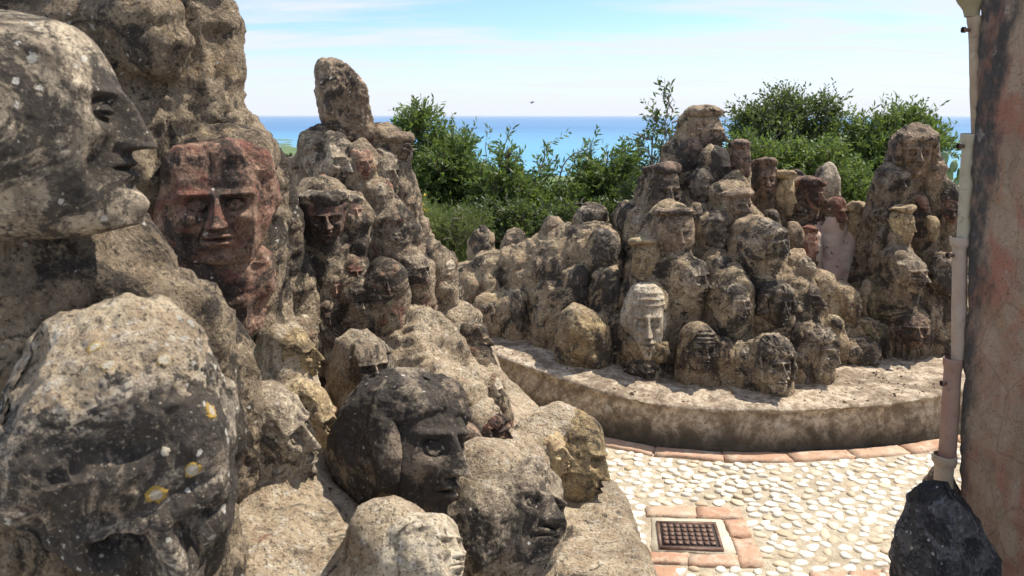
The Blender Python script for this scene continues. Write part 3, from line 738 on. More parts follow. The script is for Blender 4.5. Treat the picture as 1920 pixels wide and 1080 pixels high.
o = H(T,745,842,200,290,40,'dark','hair','big black head with rough pale crown looking down to the right',Y=1.88,n=170,E=1.2,pitch=-16,roll=16,rough=1.0,emb=False,d=.40,name='stone_sculpture', curl=.35)
H(T,772,1052,172,150,58,'pale','face','half-buried pale face with a sharp nose ridge at the bottom edge',Y=1.46,n=110,E=.75,pitch=-30,roll=30,nose=.5,blk=.85,rough=.8)
H(T,588,800,92,190,66,'tan','face','tall sandy profile with closed lips and heavy jaw, left of the big black head',Y=1.95,n=120,E=1.2,roll=-14,blk=.25)
H(T,548,668,80,110,70,'ochre','face','ochre stained profile above the tall sandy one',Y=2.05,n=84,E=1.0,roll=-6)
H(T,520,820,120,220,60,'grey','face','long grey profile half hidden behind the black boulder',Y=1.78,n=120,E=1.1,roll=-12,blk=.25)
H(T,516,312,40,56,20,'pale','blank','small pale rock right of the red mask',Y=2.6,rough=1.6)

def xe(Y): return np.interp(Y, [1.0, 1.5, 2.0, 2.5, 2.85, 3.3, 3.8, 4.4], [.30, .385, .43, .405, .31, .13, -.05, -.35]).astype(np.float32)
Fm = Field((-1.6, 1.0, -.02), (.6, 4.4, 1.05), .0135)
def slab(X, Y, Z):
    a = (X-xe(Y))*.93; b = Z-.34; return np.maximum(a, b)+.02*np.exp(-((a-b)/.03)**2)
Fm.add(slab, Fm.lo, Fm.lo+Fm.n*Fm.h, .05)
mid = fieldsdef['mid']
bodies(Fm, [q for q in mid if q[0][1] <= 2.5], zb=.25, slope=.10, k=.05)
for (px, py, Y, r0, z1, r1) in [(640, 640, 2.8, .26, .2, .42), (760, 700, 2.62, .20, .2, .36), (880, 740, 2.8, .12, .2, .25), (520, 560, 2.75, .2, .2, .5), (830, 760, 2.45, .12, .2, .26), (850, 620, 3.02, .10, .2, .30), (960, 900, 2.2, .1, .1, .2)]:
    c = P(px, py, Y)+np.array([0, r0, -.02]); Fm.cap(c, (c[0], c[1]+.1, z1), r0, r1, .07)
Fm.ell((-.62, 1.6, .50), (.36, .5, .25), .10); Fm.ell((-.36, 1.38, .38), (.34, .4, .23), .10)
V, Q = Fm.mesh(); V = rockify(V, Q, .5+.7*sstep(.42, .75, V[:, 2])*sstep(1.9, 2.5, V[:, 1]), 21)
rock_thing(V, Q, MT['cement'], 'long pale cement mound in the left foreground with a rounded ledge beside the path', np.array([-.3, 2.3, 0]))
Fq = Field((-1.6, 2.3, .3), (.3, 4.2, 1.75), .0135)
bodies(Fq, [q for q in mid if q[0][1] > 2.5], zb=.35, slope=.09, k=.04)
for (px, py, Y, r0, z1, r1) in [(610, 330, 3.25, .15, .35, .5), (700, 330, 3.28, .14, .35, .45), (645, 245, 3.22, .09, .35, .3), (560, 480, 3.1, .2, .35, .45), (760, 560, 3.05, .14, .35, .36), (800, 540, 3.15, .11, .35, .3), (640, 640, 2.9, .2, .35, .36)]:
    c = P(px, py, Y)+np.array([0, r0, -.02]); Fq.cap(c, (c[0], c[1]+.1, z1), r0, r1, .05)
V, Q = Fq.mesh(); V = rockify(V, Q, 1.25, 41)
rock_thing(V, Q, MT['cement_tower'], 'rugged reddish-grey cement tower in the middle, narrowing to a single upright rock', np.array([-.7, 3.1, .3]))

# ------------------------------------------------------------------ closest stones at the left edge of the photograph
c = P(14, 240, 1.18); dd = depth(24, 240, 1.18)
o = carve('stone_sculpture', 'huge smooth bald head in right profile at the upper left, with closed heavy eyelid', c, 350/F*dd, 436/F*dd, MT['grey'], yaw=99, pitch=0, roll=5, d=410/F*dd, n=240, kind='face', eyes='closed', E=.78, blk=.16, seed=205, taper=.16, rough=.40, prog=1.08, sock=.6, nose=.92, vsh=.10, lip=.6, facet=0, cat='stone head', group=GR)
c = P(408, 385, 1.98); dd = depth(408, 385, 1.98)
o = carve('stone_mask', 'square dark red mask with heavy brow, set under a ledge of the stone column', c, 214/F*dd, 246/F*dd, MT['red'], yaw=20, pitch=-3, n=150, kind='face', E=1.0, blk=.9, seed=207, taper=.10, rough=.9, d=.22, cat='stone mask')
c = P(414, 535, 1.99); dd = depth(414, 535, 1.99)
o = carve('stone_mask', 'dark red jaw-like block with a straight wide mouth, just below the square mask', c, 178/F*dd, 190/F*dd, MT['red'], yaw=18, pitch=0, n=110, kind='face', E=.55, sock=.2, nose=.3, blk=.9, seed=212, taper=.12, rough=.9, d=.22, cat='stone mask')
c = P(245, 850, 1.12); dd = depth(245, 850, 1.12)
bo = carve('carved_boulder', 'big craggy boulder with pale crusted top, dark eye hollows and orange lichen, lower left', c, 410/F*dd, 560/F*dd, MT['boulder'], yaw=36, pitch=20, roll=-10, d=400/F*dd, n=250, kind='face', E=1.15, blk=.92, seed=219, taper=.30, rough=1.35, sock=1.7, nose=1.0, eyes='closed', erode=.65, facet=16, cat='boulder')
Fn = Field((-1.35, .55, -.02), (-.1, 2.6, 2.15), .0125)
def colm(px0, py0, px1, py1, Y, r0, r1, k=.05, sq=1): Fn.cap(P(px0, py0, Y), P(px1, py1, Y), r0, r1, k, sq)
# column behind the bald head and mask
colm(350, 60, 335, 300, 2.15, .135, .15); colm(300, 60, 300, 300, 2.15, .16, .18); colm(150, -60, 180, 300, 2.1, .2, .3)
colm(335, 300, 420, 320, 2.2, .18, .145); colm(400, 320, 400, 900, 2.2, .165, .22); colm(455, 400, 455, 900, 2.22, .09, .2)
colm(365, 278, 470, 290, 2.03, .045, .045, .03)
# dark carved mass hanging above
colm(250, 30, 285, 80, 1.95, .10, .085, .03)
# body under the bald head and the slope to the boulder
colm(60, 480, 60, 1100, 1.32, .14, .22); colm(150, 560, 160, 1100, 1.34, .15, .25); colm(300, 640, 280, 1100, 1.4, .12, .15); colm(170, 440, 170, 560, 1.42, .07, .10)
colm(375, 660, 370, 1100, 1.7, .11, .13)
V, Q = Fn.mesh(); V = rockify(V, Q, 1.1, 31)
rock_thing(V, Q, MT['cement_grey'], 'massive grey and ochre rock column behind the bald profile and red mask', np.array([-.8, 1.7, 0]))

# ------------------------------------------------------------------ lichen rings on the near boulder
m, t = newmat('orange_lichen'); N = NB(t); v = N.n('ShaderNodeTexCoord').outputs['Object']
ln = N.n('ShaderNodeVectorMath', operation='LENGTH'); N.l(v, ln.inputs[0])
rr = N.math('ADD', ln.outputs['Value'], N.math('MULTIPLY', N.noise(v, 90, 4, .6), .006))
col = N.mix(N.mr(rr, .0095, .0125), (.50, .44, .33), (.46, .29, .05)); col = N.mix(N.mr(N.noise(v, 420, 4, .7), .52, .62, 0, .8), col, (.20, .17, .12)); N.out(col, .95, N.bump(N.noise(v, 260, 4, .7), 1.0, .006)); M_LI = m
bpy.context.view_layer.update()
mw = np.array(bo.matrix_world); bv = np.empty(len(bo.data.vertices)*3, np.float32); bo.data.vertices.foreach_get('co', bv); bv = bv.reshape(-1, 3).astype(float)
bq = np.empty(len(bo.data.loops), np.int32); bo.data.loops.foreach_get('vertex_index', bq); bq = bq.reshape(-1, 4)
wv = bv@mw[:3, :3].T+mw[:3, 3]; wn = vnormals(wv, bq)
for i, (px, py, rp) in enumerate([(203, 668, 13), (319, 662, 13), (411, 762, 17), (302, 853, 9), (363, 898, 15), (290, 946, 18), (245, 705, 9), (170, 640, 16)]):
    d = ray(px, py); d /= np.linalg.norm(d); rel = wv-np.array([0, 0, CAMZ]); tt = rel@d; perp = np.linalg.norm(rel-tt[:, None]*d, axis=1)
    fr_ = (wn@d < -.1); sc_ = np.where(fr_ & (perp < .012), tt, 99); j = int(sc_.argmin())
    if sc_[j] > 50: continue
    r = rp/F*tt[j]*.95
    p_ = patch_from(wv, bq, wv[j], r, .0016, i)
    if p_ is None: continue
    Minv = np.linalg.inv(mw[:3, :3])
    vv = (p_[0]-wv[j])@Minv.T; o = link('lichen_patch', mesh_np('lichen_patch', vv, p_[1]), M_LI, bo, bv[j])

top = wv[:, 2].max(); ct_ = wv[(wv[:, 2] > top-.10)].mean(0)+np.array([0, -.03, -.02])
p_ = patch_from(wv, bq, ct_, 0.135, .0008, 77, (.85, .9, 1.2), (0, -.25, 1))
if p_ is not None:
    vv = (p_[0]-mw[:3, 3])@np.linalg.inv(mw[:3, :3]).T; link('top_crust', mesh_np('top_crust', vv, p_[1]), MT['cement'], bo)

# ------------------------------------------------------------------ paving: tile strip, drain, pebbles
m, t = newmat('terracotta_tile'); N = NB(t); tcn = N.n('ShaderNodeTexCoord'); oi = N.n('ShaderNodeObjectInfo')
va = N.n('ShaderNodeVectorMath', operation='ADD'); N.l(tcn.outputs['Object'], va.inputs[0]); N.l(N.math('MULTIPLY', oi.outputs['Random'], 20.), va.inputs[1]); v = va.outputs[0]
col = N.mix(oi.outputs['Random'], (.36, .20, .12), (.46, .31, .21)); col = N.mix(N.mr(N.noise(v, 14, 8, .7), .45, .66, 0, .8), col, (.50, .42, .31))
col = N.mix(N.mr(N.noise(v, 30, 6, .7), .55, .68, 0, .7), col, (.15, .09, .06)); N.out(col, .9, N.bump(N.noise(v, 60, 6, .7), .6, .006)); M_TILE = m
def slab_mesh(c4, z0, z1, name, mat, parent, s=0):
    """a worn slab with bevelled rim from four plan corners"""
    c4 = np.array(c4, float); ctr = c4.mean(0); n = 7
    a, b = np.meshgrid(np.linspace(0, 1, n), np.linspace(0, 1, n), indexing='ij'); a = a[..., None]; b = b[..., None]
    g = (c4[0]*(1-a)*(1-b)+c4[1]*a*(1-b)+c4[2]*a*b+c4[3]*(1-a)*b).reshape(-1, 2)
    ed = np.zeros((n, n)); ed[0] = ed[-1] = 1; ed[:, 0] = ed[:, -1] = 1; ed = ed.ravel()
    g = g+ed[:, None]*.006*np.stack([vnoise(np.c_[g*30, g[:, 0]*0], s), vnoise(np.c_[g*30, g[:, 0]*0+9], s)], -1)
    V = np.c_[g, z1-.004*ed+.0015*vnoise(np.c_[g*25, g[:, 0]*0], s+3)]
    ring = [i*n for i in range(n)]+[(n-1)*n+j for j in range(1, n)]+[i*n+n-1 for i in range(n-2, -1, -1)]+[j for j in range(n-2, 0, -1)]
    low = V[ring].copy(); low[:, 2] = z0; low[:, :2] = ctr+(low[:, :2]-ctr)*1.012
    Vt = np.vstack([V, low]); k = len(ring); q = [[ring[i], n*n+i, n*n+(i+1) % k, ring[(i+1) % k]] for i in range(k)]
    loc = np.array([*ctr, z1]); return link(name, mesh_np(name, Vt-loc, [np.vstack([grid_faces(n, n), np.array(q)])], False), mat, parent, loc)
# strip that follows the kerb
out = kc-inn*.012; base = out.copy(); base[:, 2] = 0
seg = np.linalg.norm(np.diff(base, axis=0), axis=1); cum = np.r_[0, np.cumsum(seg)]
L = cum[-1]; s0 = .15; k = 0
rr = np.random.default_rng(3)
def along(s): return np.array([np.interp(s, cum, base[:, i]) for i in (0, 1)]), np.array([np.interp(s, cum, inn[:, i]) for i in (0, 1)])
while s0 < L-.35:
    ln_ = .27+.05*rr.random(); (a, na), (b, nb_) = along(s0), along(s0+ln_-.008)
    w0 = .004; w1 = .092+.006*rr.random()
    slab_mesh([a-na*w0, b-nb_*w0, b-nb_*w1, a-na*w1], -.01, .012+.004*rr.random(), 'tile', M_TILE, pav, k)
    s0 += ln_; k += 1
# drain with concrete surround and tile border
m, t = newmat('pale_concrete'); N = NB(t); v = N.n('ShaderNodeTexCoord').outputs['Object']
col = N.mix(N.mr(N.noise(v, 20, 8, .7), .4, .62), (.46, .40, .29), (.56, .50, .38)); col = N.mix(N.mr(N.noise(v, 70, 5, .7), .58, .68, 0, .6), col, (.20, .15, .1))
N.out(col, .9, N.bump(N.noise(v, 70, 6, .7), .5, .006)); M_CON = m
m, t = newmat('rusty_iron'); N = NB(t); v = N.n('ShaderNodeTexCoord').outputs['Object']
col = N.mix(N.mr(N.noise(v, 40, 6, .7), .4, .62), (.12, .070, .050), (.20, .125, .09)); N.out(col, .6, N.bump(N.noise(v, 150, 5, .7), .4, .003), Metallic=.35); M_IRON = m
g2 = lambda px, py, z=.0: onz(px, py, z)[:2]
A, B, C_, D_ = g2(1222, 974), g2(1352, 976), g2(1385, 1040), g2(1222, 1034)
dr = tag(link('drain_cover', None, None, None, (*((A+B+C_+D_)/4), 0)), 'rusty iron drain grate set in pale concrete with a terracotta tile border', 'drain cover')
off = np.array([*((A+B+C_+D_)/4), 0.])
def rel(o): o.location = [o.location[i]-off[i] for i in range(3)]; o.parent = dr; return o
rel(slab_mesh([D_, C_, B, A], -.01, .011, 'surround', M_CON, None, 77))
gA, gB, gC, gD = g2(1230, 977, .015), g2(1342, 979, .015), g2(1358, 1031, .015), g2(1236, 1027, .015)
def gp(u, v): return gA*(1-u)*(1-v)+gB*u*(1-v)+gC*u*v+gD*(1-u)*v
def gbar(name, u0, v0, u1, v1, zt, par, zb=.0): 
    mb = MB(); c = [gp(u0, v0), gp(u1, v0), gp(u1, v1), gp(u0, v1)]
    V = np.array([[*p, z] for z in (zb, zt) for p in c])-off
    mb.add(V, np.array([[0, 1, 2, 3], [7, 6, 5, 4], [0, 4, 5, 1], [1, 5, 6, 2], [2, 6, 7, 3], [3, 7, 4, 0]])); return mb.build(name, M_IRON, par)
for (u0, v0, u1, v1) in [(0, 0, 1, .07), (0, .93, 1, 1), (0, .07, .05, .93), (.95, .07, 1, .93)]: gbar('frame', u0, v0, u1, v1, .0165, dr)
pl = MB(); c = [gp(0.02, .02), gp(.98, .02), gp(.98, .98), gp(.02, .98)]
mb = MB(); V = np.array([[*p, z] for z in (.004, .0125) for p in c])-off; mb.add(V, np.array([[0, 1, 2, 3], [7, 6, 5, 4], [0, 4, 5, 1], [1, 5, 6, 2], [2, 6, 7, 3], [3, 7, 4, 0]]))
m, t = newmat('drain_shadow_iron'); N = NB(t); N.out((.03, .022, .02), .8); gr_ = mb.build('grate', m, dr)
for i in range(8):
    for j in range(5):
        u0 = .09+i*.105; v0 = .12+j*.155
        gbar('grate_stud', u0, v0, u0+.075, v0+.11, .0185, dr, .0125)
def tile4(a, b, c, d, s): rel(slab_mesh([g2(*d), g2(*c), g2(*b), g2(*a)], -.01, .013, 'tile', M_TILE, None, s))
tile4((1212, 952), (1300, 952), (1304, 971), (1212, 970), 1); tile4((1306, 953), (1388, 956), (1394, 975), (1309, 973), 2)
tile4((1356, 978), (1397, 977), (1410, 1008), (1368, 1010), 3); tile4((1371, 1014), (1413, 1012), (1432, 1062), (1389, 1066), 4)
tile4((1212, 1038), (1290, 1040), (1288, 1060), (1212, 1058), 5); tile4((1294, 1042), (1384, 1044), (1388, 1065), (1292, 1062), 6)
tile4((1195, 1064), (1274, 1065), (1266, 1110), (1190, 1110), 7)
for k, q in enumerate([((1590, 1074), (1650, 1070), (1654, 1096), (1594, 1100)), ((1654, 1069), (1712, 1066), (1718, 1092), (1658, 1096)), ((1520, 1076), (1585, 1074), (1590, 1101), (1524, 1103))]):
    slab_mesh([g2(*q[3]), g2(*q[2]), g2(*q[1]), g2(*q[0])], -.01, .012, 'tile', M_TILE, pav, 20+k)

m, t = newmat('white_pebble'); N = NB(t); tcn = N.n('ShaderNodeTexCoord'); oi = N.n('ShaderNodeObjectInfo'); v = tcn.outputs['Object']
geo = N.n('ShaderNodeNewGeometry')
rnd = N.math('FRACT', N.math('ADD', oi.outputs['Random'], geo.outputs['Random Per Island']))
cr_ = N.n('ShaderNodeValToRGB'); N.l(rnd, cr_.inputs[0]); e = cr_.color_ramp
e.elements[0].position = 0; e.elements[0].color = (.58, .53, .43, 1); e.elements[1].position = 1; e.elements[1].color = (.42, .32, .20, 1)
for p_, c_ in ((.35, (.66, .61, .51, 1)), (.62, (.74, .68, .56, 1)), (.85, (.60, .50, .36, 1))):
    x_ = e.elements.new(p_); x_.color = c_
col = N.mix(N.mr(N.noise(v, 45, 5, .6), .5, .7, 0, .45), cr_.outputs[0], (.42, .35, .25)); N.out(col, .62, N.bump(N.noise(v, 90, 5, .6), .25, .004)); M_PEB = m
def peb(s, nu=10, nv=4):
    th = np.arange(nu)*2*math.pi/nu; ph = np.linspace(.08, 1, nv)*math.pi/2
    r = np.random.default_rng(s); el = 1+.12*np.sin(th*2+r.random()*6)+.08*np.sin(th*3+r.random()*6); eg = .22*np.cos(th)
    V = [[0, 0, 1]]+[[math.cos(a)*math.sin(p)*el[i], math.sin(a)*math.sin(p)*el[i]*(1-eg[i]), math.cos(p)] for p in ph for i, a in enumerate(th)]
    V += [[math.cos(a)*.9*el[i], math.sin(a)*.9*el[i], -.9] for i, a in enumerate(th)]
    q = []; 
    for k in range(nv): 
        b0 = 1+k*nu
        for i in range(nu): q.append([b0+i, b0+nu+i, b0+nu+(i+1) % nu, b0+(i+1) % nu])
    tr = [[0, 1+i, 1+(i+1) % nu] for i in range(nu)]
    return np.array(V), np.array(q), np.array(tr)
PE = [peb(s) for s in range(8)]; PME = []
for V, q, tr in PE:
    me = mesh_np('pebble', V, [q, tr]); me.materials.append(M_PEB); PME.append(me)
# where pebbles lie: between the kerb strip, the near ledge and the drain
dpoly = np.array([g2(1205, 946), g2(1392, 948), g2(1440, 1068), g2(1200, 1068)])
def inpoly(p, poly):
    c = False; j = len(poly)-1
    for i in range(len(poly)):
        if (poly[i][1] > p[1]) != (poly[j][1] > p[1]) and p[0] < (poly[j][0]-poly[i][0])*(p[1]-poly[i][1])/(poly[j][1]-poly[i][1])+poly[i][0]: c = not c
        j = i
    return c
def kerbdist(p):
    d = np.linalg.norm(base[:, :2]-p, axis=1); i = int(d.argmin()); return float((p-base[i, :2])@inn[i, :2])
pr_ = np.random.default_rng(5); pts_ = []; cell = {}
RMIN = .0385
for _ in range(60000):
    x, y = pr_.uniform(-.5, 2.6), pr_.uniform(1.55, 4.9)
    mind = RMIN*(.85+.45*pr_.random())
    ci, cj = int(x/.07), int(y/.07); ok = True
    for a in (-1, 0, 1):
        for b in (-1, 0, 1):
            for (qx, qy, qm) in cell.get((ci+a, cj+b), ()):
                if ((qx-x)*.80)**2+((qy-y)*1.12)**2 < (.5*(mind+qm))**2: ok = False; break
            if not ok: break
        if not ok: break
    if not ok: continue
    p = np.array([x, y])
    if x < float(xe(np.array([y]))[0])+.02 or inpoly(p, dpoly) or kerbdist(p) > -.112: continue
    cell.setdefault((ci, cj), []).append((x, y, mind)); pts_.append((x, y, mind))
def inview(p):
    q = np.array([p[0], p[1], -CAMZ]); t_ = q@np.array([0, math.cos(PITCH), -math.sin(PITCH)]); pxx = 960+F*p[0]/t_
    pyy = 540-F*((q@np.array([0, math.sin(PITCH), math.cos(PITCH)]))/t_+SHIFT/F); return pyy < 1085 and 900 < pxx < 1775 and not (pxx < 1205 and pyy > 850)
vis = [p for p in pts_ if inview(p)]; vis.sort(key=lambda p: p[1]); near = set(vis[:300]); restV = MB()
for i, p in enumerate(pts_):
    rz = pr_.normal(0, .42)+.15; L_ = p[2]*(.60+.16*pr_.random()); W_ = L_*(.58+.2*pr_.random()); hh = .007+.006*pr_.random(); zz = .001
    k = i % 8
    if p in near:
        o = link('pebble', PME[k], None, pav, (p[0], p[1], zz), (pr_.normal(0, .08), pr_.normal(0, .08), rz)); o.scale = (L_, W_, hh)
    else:
        V, q, tr = PE[k]; Vv = (V*np.array([L_, W_, hh]))@rotm(pr_.normal(0, .08), pr_.normal(0, .08), rz).T+np.array([p[0], p[1], zz]); restV.add(Vv, [q, tr])
tag(restV.build('pebbles', M_PEB, pav, True), kind='stuff')
print('pebbles', len(pts_), 'visible', len(vis), 'tiles', k)

# ------------------------------------------------------------------ wall corner, drainpipe, black rock on the right
m, t = newmat('weathered_wall_plaster'); N = NB(t); tcn = N.n('ShaderNodeTexCoord'); v0 = tcn.outputs['Object']
mpn = N.n('ShaderNodeMapping'); mpn.inputs['Scale'].default_value = (1, 1, .38); N.l(v0, mpn.inputs[0]); v = mpn.outputs[0]
sp = N.n('ShaderNodeSeparateXYZ'); N.l(v0, sp.inputs[0])
a = N.noise(v, 7, 8, .7, .6)
col = N.mix(N.mr(a, .40, .60), (.33, .235, .155), (.46, .345, .24))
col = N.mix(N.mr(N.noise(v, 5.5, 7, .66, .5), .46, .60, 0, .85), col, (.42, .18, .115))
col = N.mix(N.mr(N.noise(v, 9, 6, .7, .6), .58, .68, 0, .8), col, (.55, .29, .15))
edge = N.mr(N.math('ADD', sp.outputs[0], N.math('MULTIPLY', N.noise(v, 10, 6, .7), .10)), .055, .085, 1, 0)
col = N.mix(N.math('MULTIPLY', edge, N.mr(N.noise(v, 18, 7, .7), .34, .54, .35, 1)), col, (.075, .068, .06))
col = N.mix(N.mr(N.noise(v, 13, 8, .75, .8), .64, .74, 0, .7), col, (.12, .10, .09))
col = N.mix(N.mr(N.noise(v, 26, 6, .7), .62, .70, 0, .6), col, (.50, .46, .38))
col = N.mix(N.mr(N.noise(v0, 130, 3, .7), .58, .66, 0, .6), col, (.06, .05, .045))
cw = N.vor(v, 9, 'DISTANCE_TO_EDGE'); crk = N.mr(cw.outputs['Distance'], .0, .02, .25, 0)
N.out(N.mix(crk, col, (.03, .025, .02)), .93, N.bump(N.math('ADD', N.math('ADD', a, N.noise(v, 34, 8, .7)), N.math('MULTIPLY', N.noise(v0, 130, 4, .7), .4)), 1.0, .022)); M_WALL = m
Ab = P(1790, 930, 2.42); At = P(1838, -60, 2.42); slope_x = (At[0]-Ab[0])/(At[2]-Ab[2])
ang = R(-52); U = np.array([math.cos(ang), math.sin(ang), 0]); Wn = np.array([-U[1], U[0], 0])
Zs = np.linspace(-.05, 3.3, 330)
us_ = np.concatenate([np.linspace(0, .7, 90), np.linspace(.75, 3.2, 30)])
ring = [(-.0, .22), (-.0, .15), (0, .08), (0, .03)]+[(.0, .0)]
prof2 = [(.03+.0*k, .30-.27*k/10) for k in range(10)]
cross = [np.array([0.0, q]) for q in np.linspace(.24, .02, 12)]+[np.array([.006, .006])]+[np.array([q+.02, 0.0]) for q in us_]
G_ = []
for z in Zs:
    ox = Ab[0]+slope_x*(z-Ab[2]); G_.append([np.array([ox, Ab[1], z])+U*c[0]+Wn*c[1] for c in cross])
V = np.array(G_).reshape(-1, 3); Q = grid_faces(len(Zs), len(cross)); Nn = vnormals(V, Q)
face_amt = 1
V = V+Nn*(.016*fbm(V, 4, 4, .6, 61)+.009*ridged(V*np.array([1, 1, .6]), 14, 3, 62)+.005*fbm(V, 40, 3, .6, 63))[:, None]
back = V.reshape(len(Zs), len(cross), 3)
bb = np.array([[*(np.array([Ab[0]+slope_x*(z-Ab[2]), Ab[1]])+U[:2]*3.2+Wn[:2]*.24), z] for z in Zs])
V2 = np.vstack([V, bb]); nb2 = len(V); nz_ = len(Zs); nc = len(cross)
qb = np.array([[i*nc, (i+1)*nc, nb2+i+1, nb2+i][::-1] for i in range(nz_-1)]); qe = np.array([[i*nc+nc-1, nb2+i, nb2+i+1, (i+1)*nc+nc-1] for i in range(nz_-1)])
topf = np.array([[(nz_-1)*nc+j, (nz_-1)*nc+j+1, nb2+nz_-1] for j in range(nc-1)])
wl = link('plaster_wall', mesh_np('plaster_wall', V2-np.array([Ab[0], Ab[1], 0]), [np.vstack([Q, qb, qe]), topf]), M_WALL, None, (Ab[0], Ab[1], 0))
tag(wl, 'tall weathered wall with flaking grey, pink and orange plaster at the right edge', 'wall')
Ff = Field((1.0, 2.2, -.05), (1.8, 2.9, .75), .012)
for px, py, r in [(1765, 895, .035), (1762, 925, .055), (1775, 950, .07)]:
    c = P(px, py, 2.48); Ff.cap(c, (c[0], c[1], -.05), r, r*1.4, .03)
V, Q = Ff.mesh(); V = rockify(V, Q, .35, 66); link('mortar_foot', mesh_np('mortar_foot', V-np.array([Ab[0], Ab[1], 0]), Q), MT['cement_brown'], wl)

def clay(name, col_a, col_b):
    m, t = newmat(name); N = NB(t); v = N.n('ShaderNodeTexCoord').outputs['Object']
    c = N.mix(N.mr(N.noise(v, 9, 7, .65), .38, .62), col_a, col_b); c = N.mix(N.mr(N.noise(v, 40, 6, .7), .57, .68, 0, .6), c, (.14, .11, .08))
    c = N.mix(N.mr(N.noise(v, 12, 5, .7), .60, .70, 0, .5), c, (.50, .46, .36))
    N.out(c, .8, N.bump(N.noise(v, 60, 6, .7), .5, .005)); return m
PC = [clay('olive_clay', (.21, .175, .09), (.29, .245, .14)), clay('tan_clay', (.31, .225, .15), (.37, .285, .185)), clay('cream_clay', (.37, .32, .22), (.42, .37, .265)), clay('pinkish_clay', (.37, .275, .205), (.41, .32, .24)), clay('red_clay', (.27, .155, .11), (.33, .21, .15)), clay('buff_clay', (.37, .28, .19), (.41, .33, .235))]
YP = 2.45
pipe = tag(link('drainpipe', None, None, None, P(1765, 935, YP)), 'clay drainpipe of stacked coloured sections with collars, running down beside the wall', 'drainpipe')
poff = P(1765, 935, YP)
def lathe(rows_, name, mat, sd_):
    V = []; n = 28; th = np.arange(n)*2*math.pi/n
    for c, r in rows_: V.append(np.stack([c[0]+r*np.cos(th), c[1]+r*np.sin(th), np.full(n, c[2])], -1))
    V = np.array(V); V = V.transpose(1, 0, 2).reshape(-1, 3); Q = grid_faces(n, len(rows_), True)
    V = V+vnormals(V, Q)*(.0022*fbm(V, 14, 3, .6, sd_))[:, None]
    return link(name, mesh_np(name, V-poff, Q[:, ::-1]), mat, pipe)
SEG = [(1829, 30, 1836, 262, 12.5, 14, 1), (1819, 250, 1806, 458, 12, 16, 2), (1800, 444, 1797, 686, 12.5, 17, 3), (1788, 671, 1775, 872, 15.5, 18, 4), (1771, 852, 1766, 960, 17, 22, 5)]
dpx = YP/F*1.02
for i, (x0, y0, x1, y1, r, rc, mi) in enumerate(SEG):
    a, b = P(x0, y0, YP), P(x1, y1, YP); rows_ = []
    Ht = a[2]-b[2]
    f_ = lambda s: a+(b-a)*s
    cH = 16*dpx/Ht
    for s, q in [(0, rc*.86), (.004, rc*.97), (cH*.25, rc), (cH*.8, rc), (cH, rc*.95), (cH*1.25, r*1.04), (cH*1.6, r)]: rows_.append((f_(s), q*dpx))
    for s in np.linspace(cH*1.9, 1, 12): rows_.append((f_(s), r*dpx))
    lathe(rows_, 'pipe_section', PC[mi], i)
a = P(1820, -34, YP); rows_ = [(P(1819+.3*k, -40+k*6.5, YP), q*dpx) for k, q in enumerate([25, 25, 25, 24, 24, 24, 23.5, 21, 17, 14, 13, 12.5])]
lathe(rows_, 'hopper', PC[0], 9)
for (px, py) in [(1811, 56), (1802, 274), (1782, 479), (1771, 719)]:
    mb = MB(); p0 = P(px-5, py, YP-.02)-poff; p1 = P(px+22, py+1, YP+.03)-poff
    V, Q = tube([p0, (p0+p1)/2, p1], .0062, 8); mb.add(V, Q); V, Q = tube([p0+np.array([-.003, 0, 0]), p0+np.array([.006, 0, 0])], .010, 8); mb.add(V, Q); mb.build('bracket', M_IRON, pipe, True)

c = P(1768, 1050, 2.12); dd = depth(1768, 1050, 2.12)
Xr, Qr2 = head_mesh('rock', 166/F*dd, 320/F*dd, .24, n=110, kind='blank', blk=.5, rough=1.25, seed=345, taper=-.15, top=.15, facet=12)
m_br = stone('black_basalt', (.16, .155, .15), (.07, .067, .065), dark=.7, dcol=(.028, .027, .027), ochre=0, spots=.3, bump=1.3)
tag(link('black_rock', mesh_np('black_rock', Xr, Qr2), m_br, None, c, (R(3), R(4), R(15))), 'black pitted boulder standing on the pebbles against the wall foot', 'rock')

# grit and crumbs of mortar lying on the platform
rg = np.random.default_rng(9); gb = MB()
for _ in range(420):
    i = rg.integers(60, 415); o_ = .05+rg.random()**1.6*.35; p = kc[i]+inn[i]*o_; V, qd, tr = PE[rg.integers(0, 8)]; s_ = .0025+.006*rg.random()**3
    gb.add((V*s_*np.array([1.2, 1, .9]))@rotm(0, 0, rg.uniform(0, 6)).T+p+np.array([0, 0, .001]), [qd, tr])
tag(gb.build('grit', MT['cement_brown'], kb, True), kind='stuff')

# ------------------------------------------------------------------ vegetation
def leafmat(name, a, b, c):
    m, t = newmat(name); N = NB(t); geo = N.n('ShaderNodeNewGeometry'); oc = N.n('ShaderNodeTexCoord').outputs['Object']
    r = N.n('ShaderNodeValToRGB'); N.l(geo.outputs['Random Per Island'], r.inputs[0]); e = r.color_ramp
    e.elements[0].color = (*a, 1); e.elements[1].color = (*c, 1); x = e.elements.new(.55); x.color = (*b, 1)
    col = N.mix(N.mr(N.noise(oc, 2.6, 3, .6), .40, .62, 0, .55), r.outputs[0], tuple(q*.5 for q in a))
    bs = N.n('ShaderNodeBsdfPrincipled'); N.l(col, bs.inputs['Base Color']); bs.inputs['Roughness'].default_value = .55
    tr = N.n('ShaderNodeBsdfTranslucent'); N.l(N.mix(.5, col, (.24, .32, .05)), tr.inputs[0])
    mx_ = N.n('ShaderNodeMixShader'); mx_.inputs[0].default_value = .38; N.l(bs.outputs[0], mx_.inputs[1]); N.l(tr.outputs[0], mx_.inputs[2])
    o = N.n('ShaderNodeOutputMaterial'); N.l(mx_.outputs[0], o.inputs[0]); return m
